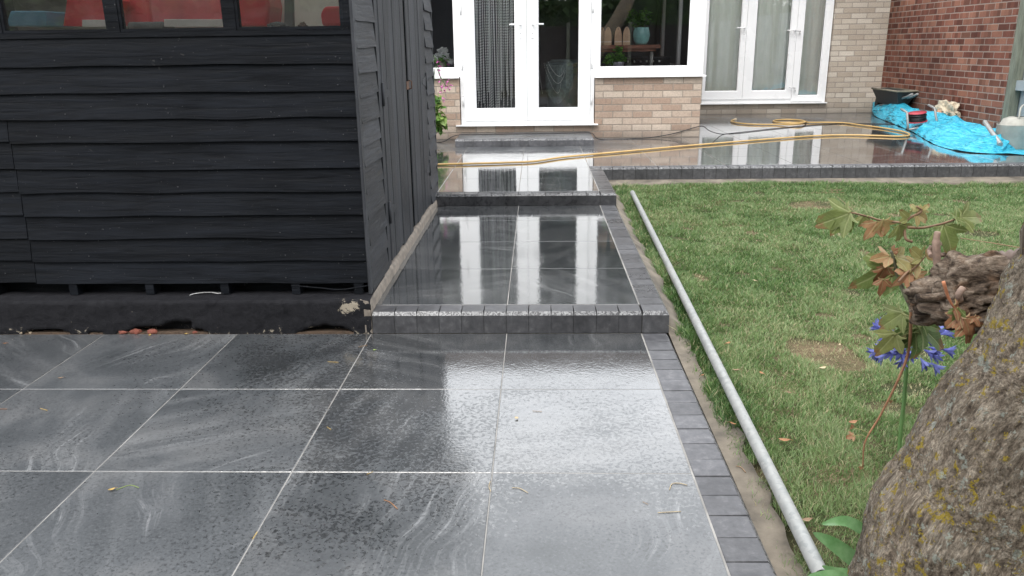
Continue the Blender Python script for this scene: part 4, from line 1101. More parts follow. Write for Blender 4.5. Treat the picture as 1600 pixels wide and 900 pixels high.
# chain curtain inside the left french door
cc = thing('chain_curtain', 'silver chain strands hanging behind the left french door', 'chain curtain', (-0.33, YW + 0.16, 2.28))
rl_ = MB(); rl_.box(-0.58, -0.09, YW + .075, YW + .105, 2.262, 2.282); rl_.obj('rail', M['upvc'], cc)
M['chain'] = simple('aluminium_chain', (0.93, 0.97, 0.98), 0.4, 0.0, var=0.1)
for i in range(30):
    x = -0.562 + 0.457 * (i + 0.5) / 30 + U(-0.006, 0.006); yy = YW + .09 + U(-0.012, 0.012)
    mb = MB(); z = 2.262 + U(-.015, 0); end = 0.42 + (U(0, 0.10) if random.random() < .6 else U(0.1, .35))
    sway = U(-0.012, 0.012); k = 0; pts = []; rs = []
    while z > end:
        f_ = (2.262 - z) / 1.9
        pts.append((x + sway * f_ * f_ * 2 + (0.0022 if k % 4 < 2 else -0.0022), yy, z)); rs.append((0.0024, 0.0062, 0.0062, 0.0024)[k % 4]); z -= 0.0075; k += 1
    mb.tube(pts, rs, 4, cap=False); mb.obj('strand', M['chain'], cc, smooth=False, fixn=False)

# bin with draped cloth behind the right french door
bz = MB(); bx, by = 0.50, YW + 0.42
kb = thing('kitchen_bin', 'grey round bin behind the right french door', 'bin', (bx, by, 0.336))
BG = simple('grey_green_bin', (0.10, 0.13, 0.135), 0.5, var=0.2)
bz.lathe([(0.001, 0.337), (0.215, 0.337), (0.235, 0.45), (0.245, 0.95), (0.25, 1.0)], 32, c=(bx, by, 0)); bz.obj('body', BG, kb)
bz = MB(); bz.lathe([(0.25, 1.001), (0.262, 1.002), (0.265, 1.02), (0.245, 1.04), (0.001, 1.06)], 32, c=(bx, by, 0)); bz.obj('lid', BG, kb)
cl = MB(); vs = []
for j in range(13):
    for i in range(13):
        u, v = i / 12, j / 12
        a = math.radians(200 + 80 * u); d = 0.275 + .012 * math.sin(u * 14) + 0.01 * v
        z = 1.035 - v * (0.30 + 0.16 * math.sin(u * math.pi)) + 0.02 * math.sin(u * 9)
        if v == 0: d = 0.2; z = 1.062
        vs.append((bx + d * math.cos(a), by + d * math.sin(a), z))
cl.add(vs, [(j * 13 + i, j * 13 + i + 1, (j + 1) * 13 + i + 1, (j + 1) * 13 + i) for j in range(12) for i in range(12)], smooth=True)
one(cl, 'draped_cloth', simple('dark_throw', (0.16, 0.20, 0.20), 0.9, var=.4, scale=30), 'dark cloth draped over the bin behind the right french door', 'cloth', fixn=False)
bd = thing('bead_necklace', 'looped strings of white beads hanging on the dark cloth', 'necklace', (0.33, by - .28, 0.8))
for (x0, x1, zt_, dp, sl_) in ((0.22, 0.42, 1.02, 0.30, .1), (0.27, 0.45, 1.03, 0.12, 0.05), (0.25, 0.46, 1.0, 0.17, 0.03), (0.16, 0.20, 0.95, 0.28, 0)):
    mb = MB(); n = 34; bp = []; br_ = []
    for i in range(n + 1):
        t = i / n; x = x0 + (x1 - x0) * t + sl_ * math.sin(t * math.pi) * .5; z = zt_ - dp * math.sin(t * math.pi) ** 0.8 - (0.06 * t)
        if x1 - x0 < .05: z = zt_ - dp * t
        a = math.asin(max(-1, min(1, (x - bx) / 0.30)))
        y = by - 0.30 * math.cos(a)
        bp += [(x, y, z + .003), (x, y, z), (x + .0005, y, z - .003)]; br_ += [.001, .0058, .001]
    mb.tube(bp, br_, 6)
    mb.obj('bead_string', simple('white_beads', (0.75, 0.78, 0.76), 0.3), bd)

# window shelf with arched boards and pot
WOOD = simple('red_brown_worktop', (0.20, 0.075, 0.045), 0.5, var=0.3, scale=8, stretch=(1, 8, 8))
def WX(px, py, Y): return at(px, py, Y=Y)
ySh = YW + .32
zs = WX(980, 72, ySh).z
xa_, xb_ = WX(925, 70, ySh).x, WX(1031, 70, ySh).x
sh = thing('window_shelf', 'thick reddish wooden shelf across the right bay window', 'shelf', (xa_, ySh, zs))
t1 = MB(); t1.box(0.80, xb_, ySh - .08, ySh + .12, zs - .03, zs + .012); t1.box(0.80, xb_ - .05, ySh - .05, ySh + .12, zs - .062, zs - .0305); t1.obj('plank', WOOD, sh, bevel=.003)
t2 = MB(); t2.tube([(xb_ - .09, ySh, 0.90), (xb_ - .09, ySh, zs - .063)], .018, 12); t2.obj('support', M['galv'], sh)
for i, px in enumerate((944, 950, 966.5, 978.5)):
    pxc = (940.5, 949.5, 965.5, 978.5)[i]
    x = WX(pxc, 60, ySh).x; hw = 0.042; zb = zs + .0125; zt_ = WX(960, 42, ySh).z
    prof = [(x - hw, zb), (x + hw, zb), (x + hw, zb + .08)] + [(x + hw * math.cos(a) * (1 if a < 1.57 else 1), zb + .08 + (zt_ - zb - .08) * math.sin(a)) for a in np.linspace(.3, math.pi - .3, 9)] + [(x - hw, zb + .08)]
    t = thing('arched_block', ('leftmost arched wooden block, half hidden by the window frame', 'second arched wooden block from the left on the window shelf', 'third arched wooden block from the left on the window shelf', 'arched wooden block nearest the turquoise pot')[i], 'wooden block', (x, ySh, zb), 'arched wooden blocks on the window shelf')
    yy = ySh - .03 - .003 * i if i != 0 else ySh + .02
    a = MB(); a.prism(prof, 'y', yy, yy + .02); a.obj('block', simple('pale_brown_block', (0.50, 0.33, 0.22), .7, var=.12), t)
    b = MB(); b.box(x - hw + .001, x + hw - .001, yy - .0015, yy - .0005, zb + .03, zb + .045); b.obj('band', simple('cream_band', (0.62, 0.50, 0.40), .7), t)
    c = MB(); c.box(x - .002, x + .002, yy - .0015, yy - .0005, zt_ - .035, zt_ - .012); c.obj('slot', M['dark'], t)

def leaves_on(mb, c, n, rad, size, seed=0, sq=(1, 1, 1), shape='oval', zmin=None):
    r_ = random.Random(seed)
    for i in range(n):
        d = Vector((r_.gauss(0, 1), r_.gauss(0, 1), r_.gauss(0, 1))).normalized() * (r_.random() ** 0.45)
        p_ = Vector(c) + Vector((d.x * rad * sq[0], d.y * rad * sq[1], d.z * rad * sq[2]))
        if zmin is not None and p_.z < zmin: continue
        ang = r_.uniform(0, 6.28); til = r_.uniform(-.5, .9)
        Mx = Matrix.Translation(p_) @ Matrix.Rotation(ang, 4, 'Z') @ Matrix.Rotation(til, 4, 'Y') @ Matrix.Rotation(r_.uniform(-.6, .6), 4, 'X')
        s_ = size * r_.uniform(.6, 1.25); w_ = s_ * .38
        P_ = [Vector((0, 0, 0)), Vector((s_ * .35, w_, .12 * s_)), Vector((s_ * .75, w_ * .75, .05 * s_)), Vector((s_, 0, -.1 * s_)), Vector((s_ * .75, -w_ * .75, .05 * s_)), Vector((s_ * .35, -w_, .12 * s_)), Vector((s_ * .5, 0, 0))]
        mb.add([Mx @ q for q in P_], [(0, 6, 1), (1, 6, 2), (2, 6, 3), (3, 6, 4), (4, 6, 5), (5, 6, 0)], 0, r_.random())
HERB = leaf_material('herb_leaf', [(0.06, 0.20, 0.03), (0.12, 0.34, 0.05), (0.22, 0.48, 0.08)])
DKLEAF = leaf_material('dark_leaf', [(0.03, 0.08, 0.02), (0.06, 0.13, 0.03), (0.10, 0.19, 0.05)])
# turquoise pot with plant
pcx = WX(1002, 60, ySh); zb = zs + .013; hh = WX(1002, 43, ySh).z - zb
pp = thing('potted_plant', 'turquoise glazed pot with leafy plant on the window shelf', 'potted plant', (pcx.x, ySh, zb))
a = MB(); R_ = 0.098
a.lathe([(0.001, zb), (R_ * .62, zb), (R_ * .88, zb + hh * .22), (R_, zb + hh * .55), (R_ * .95, zb + hh * .82), (R_ * .84, zb + hh * .9), (R_ * .88, zb + hh), (R_ * .78, zb + hh), (R_ * .76, zb + hh * .88), (.001, zb + hh * .85)], 32, c=(pcx.x, ySh, 0))
a.obj('pot', simple('turquoise_glaze', (0.20, 0.42, 0.42), 0.18, var=.25, scale=9), pp)
a = MB(); leaves_on(a, (pcx.x - .03, ySh, zb + hh + .10), 170, .15, .05, 5, (1.1, .8, .8), zmin=zb + hh); a.obj('foliage', DKLEAF, pp, fixn=False)
# herb in a small pot on the sill
hx = WX(962, 98, YW + .2).x
hp = thing('herb_plant', 'bright green herb in small pot behind the right bay window sill', 'potted plant', (hx, YW + .2, .90))
a = MB(); a.lathe([(0.001, .90), (.05, .90), (.065, 1.02), (.069, 1.03), (.06, 1.03), (.001, 1.02)], 20, c=(hx + .03, YW + .2, 0)); a.obj('pot', simple('lilac_pot', (0.35, 0.34, 0.42), .4), hp)
a = MB(); leaves_on(a, (hx - .06, YW + .2, 1.06), 200, .085, .036, 1, (1.05, .8, .85)); leaves_on(a, (hx + .05, YW + .2, 1.07), 120, .07, .04, 2); leaves_on(a, (hx + .03, YW + .2, 1.16), 70, .05, .038, 3, (.8, .8, 1)); a.obj('foliage', HERB, hp, fixn=False)
# inner window board
ib = MB(); ib.box(0.80, 1.95, YW + .128, YW + .35, .885, .899); ib.obj('inner_sill', simple('dark_blue_sill', (0.05, 0.06, 0.09), .4), house)
ib = MB(); ib.box(-3.3, -0.78, YW + .062, YW + .35, .895, .909); ib.obj('inner_sill', simple('grey_sill', (0.12, 0.14, 0.17), .4), house)
# dark cooker with knobs seen low in the window
ck_ = thing('cooker', 'dark cooker with a row of small white knobs deep in the right bay window', 'cooker', (1.55, 7.2, .336))
a = MB(); a.box(1.15, 1.75, 6.75, 7.3, .336, 1.07); a.obj('body', simple('black_enamel', (.02, .022, .03), .25), ck_, bevel=.008)
for i in range(6):
    a = MB(); a.lathe([(.001, .012), (.010, .011), (.012, 0)], 12, M4=Matrix.Translation((1.24 + i * .075, 6.749, 1.02)) @ Matrix.Rotation(math.pi / 2, 4, 'X')); a.obj('knob', WHT, ck_)
# white flowers in vase on left sill
vx = WX(691, 100, YW + .15).x
vf = thing('flower_vase', 'white hydrangea flowers in a small vase on the left window sill', 'flower vase', (vx, YW + .2, .91))
zv_ = .91
a = MB(); a.lathe([(.001, zv_), (.028, zv_), (.036, zv_ + .05), (.034, zv_ + .13), (.04, zv_ + .15), (.03, zv_ + .15), (.001, zv_ + .13)], 20, c=(vx, YW + .15, 0)); a.obj('vase', simple('stone_vase', (.42, .38, .34), .7, var=.3, scale=50), vf)
a = MB(); leaves_on(a, (vx, YW + .15, zv_ + .17), 80, .10, .055, 4, (1.1, .7, .5)); a.obj('foliage', HERB, vf, fixn=False)
for (dx, dz, r) in ((0, .24, .055), (-.05, .20, .04), (.04, .21, .038), (-.1, .165, .03), (.10, .155, .02), (.02, .275, .035)):
    a = MB(); leaves_on(a, (vx + dx, YW + .14, zv_ + dz), 130, r, .034, int(r * 1000)); a.obj('flower_head', simple('white_petals', (.93, .96, .94), .7, var=.06), vf, fixn=False)

# ------------------------------------------------------------------ neighbour's brick wall, fence
nb = MB(); nb.box(XR, XR + 0.25, 5.66, 12.0, 0.05, 3.2)
one(nb, 'brick_wall', M['red_brick'], 'red brick neighbour wall rising behind the blue tarpaulin', 'wall')
FW_ = simple('green_grey_timber', (0.16, 0.17, 0.13), .85, var=.35, scale=10, bump=.5, stretch=(4, 4, .6))
FW2 = simple('pale_grey_panel', (0.30, 0.33, 0.34), .85, var=.15, scale=6)
fe = thing('garden_fence', 'grey green timber fence ending against the red brick wall', 'fence', (5.35, 3, 0))
q0 = at(1586, 150, X=5.2)
a = MB(); a.box(5.16, 5.26, 5.53, 5.63, -.05, 1.95); a.obj('post', FW_, fe, bevel=.004)
a = MB(); a.box(5.27, 5.30, -10, 5.64, 0.1, 1.8); a.obj('panel', FW2, fe)
a = MB(); a.box(5.2, 5.265, 3.6, 5.528, .70, .80); a.obj('rail', FW2, fe)
for y in (3.5, 1.6, -.3, -2.2, -4.1, -6.0, -8):
    a = MB(); a.box(5.16, 5.265, y, y + .1, -.05, 1.9); a.obj('post', FW_, fe)

# ------------------------------------------------------------------ blue tarpaulin heap
def tarp():
    m = Mat('blue_tarpaulin', (0.03, 0.34, 0.50), 0.38)
    v = m.n('ShaderNodeTexVoronoi', feature='DISTANCE_TO_EDGE'); v.inputs['Scale'].default_value = 3.6
    m.l(m.mix(0.35, m.co(), m.n('ShaderNodeTexNoise', i_Scale=5.0).outputs[1]), v.inputs[0])
    n = m.noise(16, 5, .65, 1.2)
    c = m.ramp(n, [(.3, (0.015, 0.26, 0.42)), (.55, (0.035, 0.42, 0.58)), (.75, (0.13, 0.56, 0.68))])
    dirt = m.noise(7, 5, .7, 1.0, co=m.co(rot=(1, 1, 0)))
    c = m.mix(m.ramp(dirt, [(.62, 0), (.72, .35)]), c, (0.35, 0.55, 0.60))
    hgt = m.math('ADD', m.ramp(v.outputs[0], [(0, 0), (.25, 1)]), m.math('MULTIPLY', n, .25))
    m.set(color=c, normal=m.bump(hgt, .9, .03))
    lo = [at(x, y, Z=Z2) for x, y in ((1360, 170), (1366, 181), (1385, 190), (1406, 198), (1430, 209), (1450, 221), (1468, 229), (1500, 237), (1530, 240), (1560, 241), (1600, 243), (1640, 250), (1700, 262))]
    lo = catmull(lo, 16); n_ = len(lo); K = 46; vs = []
    hm = [0.02, 0.12, 0.17, 0.16, 0.15, 0.14, 0.13, 0.15, 0.19, 0.19, 0.16, 0.10, 0.05]
    for i, p_ in enumerate(lo):
        s_ = i / (n_ - 1) * (len(hm) - 1); k0 = min(int(s_), len(hm) - 2); H_ = hm[k0] * (1 - s_ + k0) + hm[k0 + 1] * (s_ - k0)
        back = Vector((XR - 0.03, p_.y + 0.55, Z2))
        for k in range(K):
            t = k / (K - 1)
            q = p_.lerp(back, t)
            e = (1 - (1 - min(1, t * 1.75)) ** 2.1) * (1 if t < .72 else max(0, 1 - (t - .72) / .4))
            late = min(1, max(0, (s_ - 7.2) / 1.6)); e3 = min(1, max(0, (t - .50) / .25)); e = e * (1 - late) + late * e3 * e3 * (3 - 2 * e3) * 1.0
            n1 = mnoise.noise(Vector((q.x * 2.3, q.y * 2.3, 1.5)))
            ridge = 1 - abs(mnoise.noise(Vector((q.x * 2.6 + 1.1 * n1, q.y * 1.9, 4.0)))) * 2.4
            ridge2 = 1 - abs(mnoise.noise(Vector((q.x * 9 + 2 * n1, q.y * 5.5, 8.0)))) * 2.4
            z = Z2 + 0.004 + H_ * e * (0.82 + 0.28 * n1) + (0.055 * ridge + 0.016 * ridge2) * min(1, e * 3 + .12)
            q = q + Vector((0.05 * ridge2, 0.05 * ridge, 0)) * min(1, t * 6) * (1 - t)
            vs.append((min(q.x, XR - .01), q.y, max(z, Z2 + 0.004)))
    mb = MB()
    mb.add(vs, [(i * K + k, (i + 1) * K + k, (i + 1) * K + k + 1, i * K + k + 1) for i in range(n_ - 1) for k in range(K - 1)], smooth=False)
    o = one(mb, 'tarpaulin', m.m, 'crumpled bright blue tarpaulin heaped along the red brick wall', 'tarpaulin')
    return o
tarp()
# flap end at far left
# cable reel standing on the tarp
crx = 4.72; cry = 6.95
q1 = at(1433, 190, Y=6.6)
rc = at(1433, 190, Z=Z2 + .12)
reel = thing('cable_reel', 'black cable wound on a red flanged reel in a steel frame', 'cable reel', rc)
ax = Matrix.Translation(rc) @ Matrix.Scale(.85, 4) @ Matrix.Rotation(math.radians(-8), 4, 'Y') @ Matrix.Rotation(math.radians(4), 4, 'X')
RP = simple('dull_red_flange', (0.42, 0.05, 0.07), .5)
a = MB(); a.lathe([(.001, .002), (.13, .0), (.13, .010), (.001, .011)], 28, M4=ax); a.obj('flange', RP, reel)
a = MB(); a.lathe([(.001, .118), (.12, .118), (.12, .127), (.001, .128)], 28, M4=ax); a.obj('flange', RP, reel)
a = MB()
for i in range(9):
    z = .018 + i * .0115; r = .105 + .008 * math.sin(i * 2.3)
    a.tube([ax @ Vector((r * math.cos(t), r * math.sin(t), z + .004 * math.sin(t * 2 + i))) for t in np.linspace(0, 2 * math.pi, 25)], .0075, 6, cap=False)
a.obj('wound_cable', simple('black_rubber', (.012, .012, .014), .45), reel)
for s_ in (-1, 1):
    x = .19 * s_; a = MB()
    a.tube([ax @ Vector((x, -.16, -.06)), ax @ Vector((x, -.15, .02)), ax @ Vector((x * .97, -.10, .17)), ax @ Vector((x * .97, .08, .19))], .013, 10); a.obj('stand_leg', M['galv'], reel)
a = MB()
a.tube([ax @ Vector((-.19, -.16, -.055)), ax @ Vector((-.06, -.18, -.05))], .012, 8)
a.obj('foot_bar', M['galv'], reel)
# wheelbarrow in the corner
wbx, wby = 5.06, 8.62
wb = thing('wheelbarrow', 'dark wheelbarrow standing in the corner by the red brick wall', 'wheelbarrow', (4.95, 8.75, Z2))
zt_ = at(1400, 152, Y=8.5).z
a = MB()
x0, x1 = at(1374, 152, Y=8.75).x, at(1424, 152, Y=8.3).x
x0 = 4.72; 
top = [(4.62, 8.98), (5.22, 8.35), (5.22, 8.02), (4.80, 8.05), (4.45, 8.6)]
bx0, bx1, by0, by1 = 4.98, 5.25, 7.85, 8.70
def tray(inset, z): return [(bx0 + inset, by0 + inset * 1.3, z), (bx1 - inset, by0 + inset * 1.3, z), (bx1 - inset, by1 - inset, z), (bx0 + inset, by1 - inset, z)]
zr = Z2 + .38
vs = tray(0, zr) + tray(.08, zr - .2) + tray(.015, zr) + tray(.09, zr - .185)
a.add(vs, [(i, (i + 1) % 4, 4 + (i + 1) % 4, 4 + i) for i in range(4)] + [(4, 5, 6, 7)] + [(8 + (i + 1) % 4, 8 + i, 12 + i, 12 + (i + 1) % 4) for i in range(4)] + [(15, 14, 13, 12)] + [(i, 8 + i, 8 + (i + 1) % 4, (i + 1) % 4) for i in range(4)])
a.obj('tray', simple('muddy_black_tray', (.035, .035, .035), .6, var=.4), wb)
a = MB(); L_ = tray(0, zr); a.tube([Vector(v) for v in L_ + [L_[0]]], .013, 8); a.obj('rim', simple('muddy_rim', (.22, .2, .15), .8, var=.4), wb)
for (x, y) in ((bx0 + .12, by0 + .2), (bx1 - .1, by0 + .2)):
    a = MB(); a.tube([(x, y + .05, zr - .2), (x, y, Z2 + .002)], .014, 8); a.obj('leg', M['galv'], wb)
a = MB(); a.lathe([(.05, -.03), (.14, -.035), (.16, 0), (.14, .035), (.05, .03)], 24, M4=Matrix.Translation((5.11, by1 - .06, Z2 + .162)) @ Matrix.Rotation(math.pi / 2, 4, 'Y')); a.obj('wheel', simple('rubber_wheel', (.03, .03, .03), .8), wb)
for x in (bx0 + .1, bx1 - .1):
    a = MB(); a.tube([(x, by1 - .1, zr - .24), (x, by0 - .1, zr - .06), (x, by0 - .22, zr - .02)], .015, 8); a.obj('handle', M['galv'], wb)
# spade handle leaning in the corner
a = MB(); s0, s1 = at(1394, 152, Y=8.6), at(1427, 126, Y=8.35)
a.tube([s0 + (s0 - s1) * .35, s0, s1], [.014, .014, .017], 8)
one(a, 'tool_shaft', simple('worn_ash_handle', (.36, .27, .19), .7), 'wooden tool shaft leaning out of the wheelbarrow', 'tool')
# torn sack
sk = simple('beige_sack', (0.50, 0.43, 0.32), .9, var=.35, scale=14, bump=.8, bscale=25)
q = at(1481, 171, X=XR - .12)
lump('torn_sack', sk, (XR - .13, q.y, q.z - .03), .17, 'crumpled beige torn sack against the red brick wall', 'sack', 21, (.6, 1.1, .75), .5, res=4)
lump('clay_lump', simple('orange_clay', (.45, .25, .15), .9, var=.3, bump=.5), (XR - .22, q.y - .02, q.z - .14), .12, 'orange clay lump just below the torn sack', 'clay lump', 4, (.7, .8, 1.1), .4)
# grey bar leaning on tarp
a = MB(); s0, s1 = at(1538, 189, Y=4.98), at(1563, 226, Y=4.5)
d_ = (s1 - s0).normalized(); a.tube([s0, s0 + d_ * .02, s1], [.012, .02, .024], 12)
one(a, 'metal_bar', M['galv'], 'short grey metal bar leaning across the blue tarpaulin', 'bar')
# galvanised watering can
q = at(1592, 234, Z=Z2)
wc = thing('watering_can', 'old grey metal watering can at the right edge beside the tarpaulin', 'watering can', (4.83, 4.72, Z2))
GP = simple('dull_zinc', (0.36, 0.35, 0.31), .6, .25, var=.22, scale=9, bump=.3)
cx_, cy_ = 4.80, 4.72
zc_ = at(1580, 194, Y=cy_).z
a = MB(); a.lathe([(.001, Z2 + .003), (.165, Z2 + .003), (.172, Z2 + .02), (.168, zc_ - .01), (.174, zc_), (.165, zc_ + .003)], 32, c=(cx_, cy_, 0), sx=1, sy=.8); a.obj('body', GP, wc)
a = MB(); a.lathe([(.164, zc_ + .001), (.14, zc_ + .05), (.09, zc_ + .07), (.05, zc_ + .072)], 32, c=(cx_ + .02, cy_, 0), sx=1, sy=.8); a.obj('hood', GP, wc)
a = MB(); hp_ = [(cx_ - .03, cy_ - .08, zc_ - .02), (cx_ - .03, cy_ - .085, zc_ + .07), (cx_ - .0, cy_ - .04, zc_ + .16), (cx_ + .07, cy_, zc_ + .18), (cx_ + .10, cy_ + .02, zc_ + .1), (cx_ + .10, cy_ + .03, zc_ + .03)]
a.tube(catmull(hp_, 6), .009, 8); a.obj('handle', GP, wc)
a = MB(); a.tube([(cx_ + .15, cy_, Z2 + .06), (cx_ + .36, cy_ + .03, zc_ + .05)], [.03, .018], 14); a.obj('spout', GP, wc)

# ------------------------------------------------------------------ hose and cable
hz = Z2 + .0125
hp2 = [(640, 259), (683, 257), (740, 255.5), (790, 254), (835, 252), (880, 245.5), (940, 240), (1000, 234.5), (1060, 229), (1120, 224), (1200, 217.5), (1270, 212.5), (1320, 211), (1370, 212), (1405, 213), (1421, 211), (1412, 206), (1380, 200), (1345, 195.5), (1318, 192), (1290, 191.3), (1262, 191.5), (1252, 188.5), (1236, 186.8), (1215, 187.3), (1208, 189.5), (1220, 191.8), (1240, 192.3), (1254, 190.8), (1262, 189.5)]
hp2 = hp2[:21] + [(1262, 191.2), (1254, 188.4), (1236, 186.8), (1216, 187.3), (1208, 189.4), (1218, 191.5), (1240, 192.0), (1256, 190.6), (1259, 189.6)]
pts = catmull([at(x, y, Z=hz) for x, y in hp2], 10)
# second pass of the coil lies on top of the first
pts2 = catmull([at(x, y, Z=hz + (.015 if i < 3 else 0)) for i, (x, y) in enumerate([(1259, 189.6), (1256, 191.5), (1245, 193.5), (1215, 194.5), (1180, 194.3), (1155, 192.6), (1144, 190.4), (1143, 188.6), (1147, 187.2)])], 10)
HM = simple('yellow_ochre_hose', (0.54, 0.35, 0.13), .45, var=.12, scale=6)
hs_ = thing('garden_hose', 'long yellow garden hose trailing and looping across the wet patio', 'hose', (1, 4.5, Z2))
allp = pts + pts2[1:]
a = MB(); a.tube(allp, .0098, 10); a.obj('hose_pipe', HM, hs_)
a = MB(); e_ = pts2[-1]; dd = (pts2[-1] - pts2[-3]).normalized(); a.tube([e_, e_ + dd * .05], [.015, .017], 10); a.tube([e_ + dd * .05, e_ + dd * .08], [.02, .02], 10); a.obj('connector', simple('cream_connector', (.6, .5, .36), .5), hs_)
CB = simple('black_cable', (.015, .015, .018), .45)
zc1 = Z2 + .006; zs_ = zt + .006
cpt = [at(686, 210, Z=zc1), at(710, 211, Z=zc1)] 
zt = Z2 + 0.078
cpt = [Vector((-1.3, 5.75, zc1)), Vector((-0.95, 5.72, zc1)), Vector((-.76, 5.72, zt + .006)), Vector((-.4, 5.78, zt + .006)), Vector((0.1, 5.80, zt + .006)), Vector((.5, 5.83, zt + .006)), Vector((.74, 5.84, zt + .004)), Vector((.86, 5.84, zc1)),
       at(1000, 216, Z=zc1), Vector((1.5, 5.98, zc1 + .01)), at(1055, 208, Y=6.035), at(1090, 198, Y=6.03), at(1097, 198, Y=6.03) + Vector((.02, 0, 0)), at(1110, 205, Y=5.9), at(1128, 209.5, Z=zc1), at(1150, 207.5, Z=zc1), at(1200, 202, Z=zc1), at(1250, 197, Z=zc1), at(1300, 193.5, Z=zc1), at(1350, 193, Z=zc1), at(1400, 194, Z=zc1), at(1420, 196, Z=zc1)]
for v in cpt: v.z = max(v.z, zc1)
a = MB(); a.tube(catmull(cpt, 8), .0048, 6)
one(a, 'power_cable', CB, 'thin black cable running over the door step to the cable reel', 'cable')

# ------------------------------------------------------------------ plants by the house
fp = thing('flowering_plant', 'pink flowering plant half hidden behind the shed corner', 'plant', (-1.02, 5.75, Z2))
a = MB(); a.tube(catmull([(-1.05, 5.75, Z2), (-1.02, 5.74, .6), (-.98, 5.72, 1.0), (-.93, 5.7, .92), (-.86, 5.68, .8)], 6), .005, 6)
a.tube(catmull([(-1.05, 5.75, Z2), (-1.08, 5.74, .7), (-1.0, 5.72, 1.12), (-.93, 5.7, .95), (-.92, 5.7, .75)], 6), .004, 6); a.obj('stem', simple('green_stem', (.07, .12, .04), .6), fp)
a = MB(); leaves_on(a, (-1.0, 5.72, .42), 110, .14, .10, 31, (.75, .6, 1.15)); leaves_on(a, (-.98, 5.7, .62), 30, .10, .09, 32, (.6, .6, 1.2)); a.obj('foliage', leaf_material('strap_leaf', [(.06, .16, .03), (.13, .28, .05), (.35, .45, .14)]), fp, fixn=False)
a = MB()
for (x, z) in [(-.93, .98), (-.925, .92), (-.93, .86), (-.915, .81), (-.92, .74), (-.93, 1.02), (-.84, .86), (-.86, .80), (-.83, .78), (-.88, .75), (-.87, .83), (-.92, .68), (-.81, .82), (-.90, .655), (-.93, 1.07)]:
    leaves_on(a, (x, 5.69, z), 7, .018, .024, int(z * 991))
a.obj('blossom', simple('magenta_petals', (.55, .13, .38), .6, var=.25, scale=40), fp, fixn=False)

# ------------------------------------------------------------------ tree at the right, leaning
tree = thing('tree', 'leaning tree trunk with yellow lichen at the right edge', 'tree', (1.0, -1.9, 0))
def trunk():
    outl = [(1318, 960), (1340, 900), (1366, 800), (1404, 740), (1458, 640), (1524, 560), (1578, 450), (1618, 385), (1640, 330), (1700, 250)]
    L = [at(x + 14, y, Y=-1.9) for x, y in outl]
    rad = [.235, .225, .215, .205, .200, .195, .188, .18, .176, .17]
    cen = []
    for i, p_ in enumerate(L):
        t = (L[min(i + 1, len(L) - 1)] - L[max(i - 1, 0)]).normalized()
        nrm = Vector((t.z, 0, -t.x)).normalized()
        if i < 2: nrm = Vector((1, 0, -.2)).normalized()
        cen.append(p_ + nrm * rad[i])
    cen = [Vector((cen[0].x + .0, -1.9, -.05))] + cen[0:] 
    rad = [.29] + rad
    # go on up out of view, leaning away to the right and behind
    cen += [Vector((1.75, -2.05, 1.6)), Vector((2.1, -2.4, 2.2)), Vector((2.35, -2.9, 2.8))]
    rad += [.15, .13, .10]
    C_ = catmull(cen, 34); Rr = [v.x for v in catmull([Vector((r, 0, 0)) for r in rad], 34)]
    seg = 280; vs = []; uvs = []; Ls = 0
    prev = Vector((0, 1, 0))
    fr = []
    for i, c in enumerate(C_):
        t = (C_[min(i + 1, len(C_) - 1)] - C_[max(i - 1, 0)]).normalized()
        x = (prev - t * prev.dot(t)).normalized(); prev = x; y = t.cross(x)
        if i: Ls += (c - C_[i - 1]).length
        for k in range(seg):
            a_ = 2 * math.pi * k / seg
            d = x * math.cos(a_) + y * math.sin(a_)
            p_ = c + d * Rr[i]
            q = Vector((p_.x * 9, p_.y * 9, p_.z * 5))
            dn = .013 * mnoise.noise(q * .55) + .008 * mnoise.noise(q * 1.6) + .0040 * mnoise.noise(q * 4.2); qa = Vector((p_.x * 70, p_.y * 70, p_.z * 26)); n1 = mnoise.noise(qa); n2 = mnoise.noise(Vector((p_.x * 30 + n1, p_.y * 30, p_.z * 11))); dn += .0032 * n1 + .0022 * mnoise.noise(qa * 2.3) - .0050 * max(0, 1 - abs(n2) * 7)
            # knot
            kn = (p_ - KN).length
            if kn < .11: dn += .020 * math.exp(-(kn / .032) ** 2) * (1 + .8 * mnoise.noise(p_ * 70)) - .012 * math.exp(-((p_ - KN - Vector((0, 0, -.022))).length / .014) ** 2)
            vs.append(p_ + d * dn)
        fr.append(Ls)
    n = len(C_); fs = []
    for i in range(n - 1):
        for k in range(seg):
            fs.append((i * seg + k, i * seg + (k + 1) % seg, (i + 1) * seg + (k + 1) % seg, (i + 1) * seg + k))
            uvs.append([(k / seg * 1.25, fr[i]), ((k + 1) / seg * 1.25, fr[i]), ((k + 1) / seg * 1.25, fr[i + 1]), (k / seg * 1.25, fr[i + 1])])
    mb = MB(); mb.add(vs, fs, 0, .5, .5, uvs, smooth=True)
    return mb.obj('trunk', M['bark'], tree)
KN = at(1435, 805, Y=-2.09)
trunk()
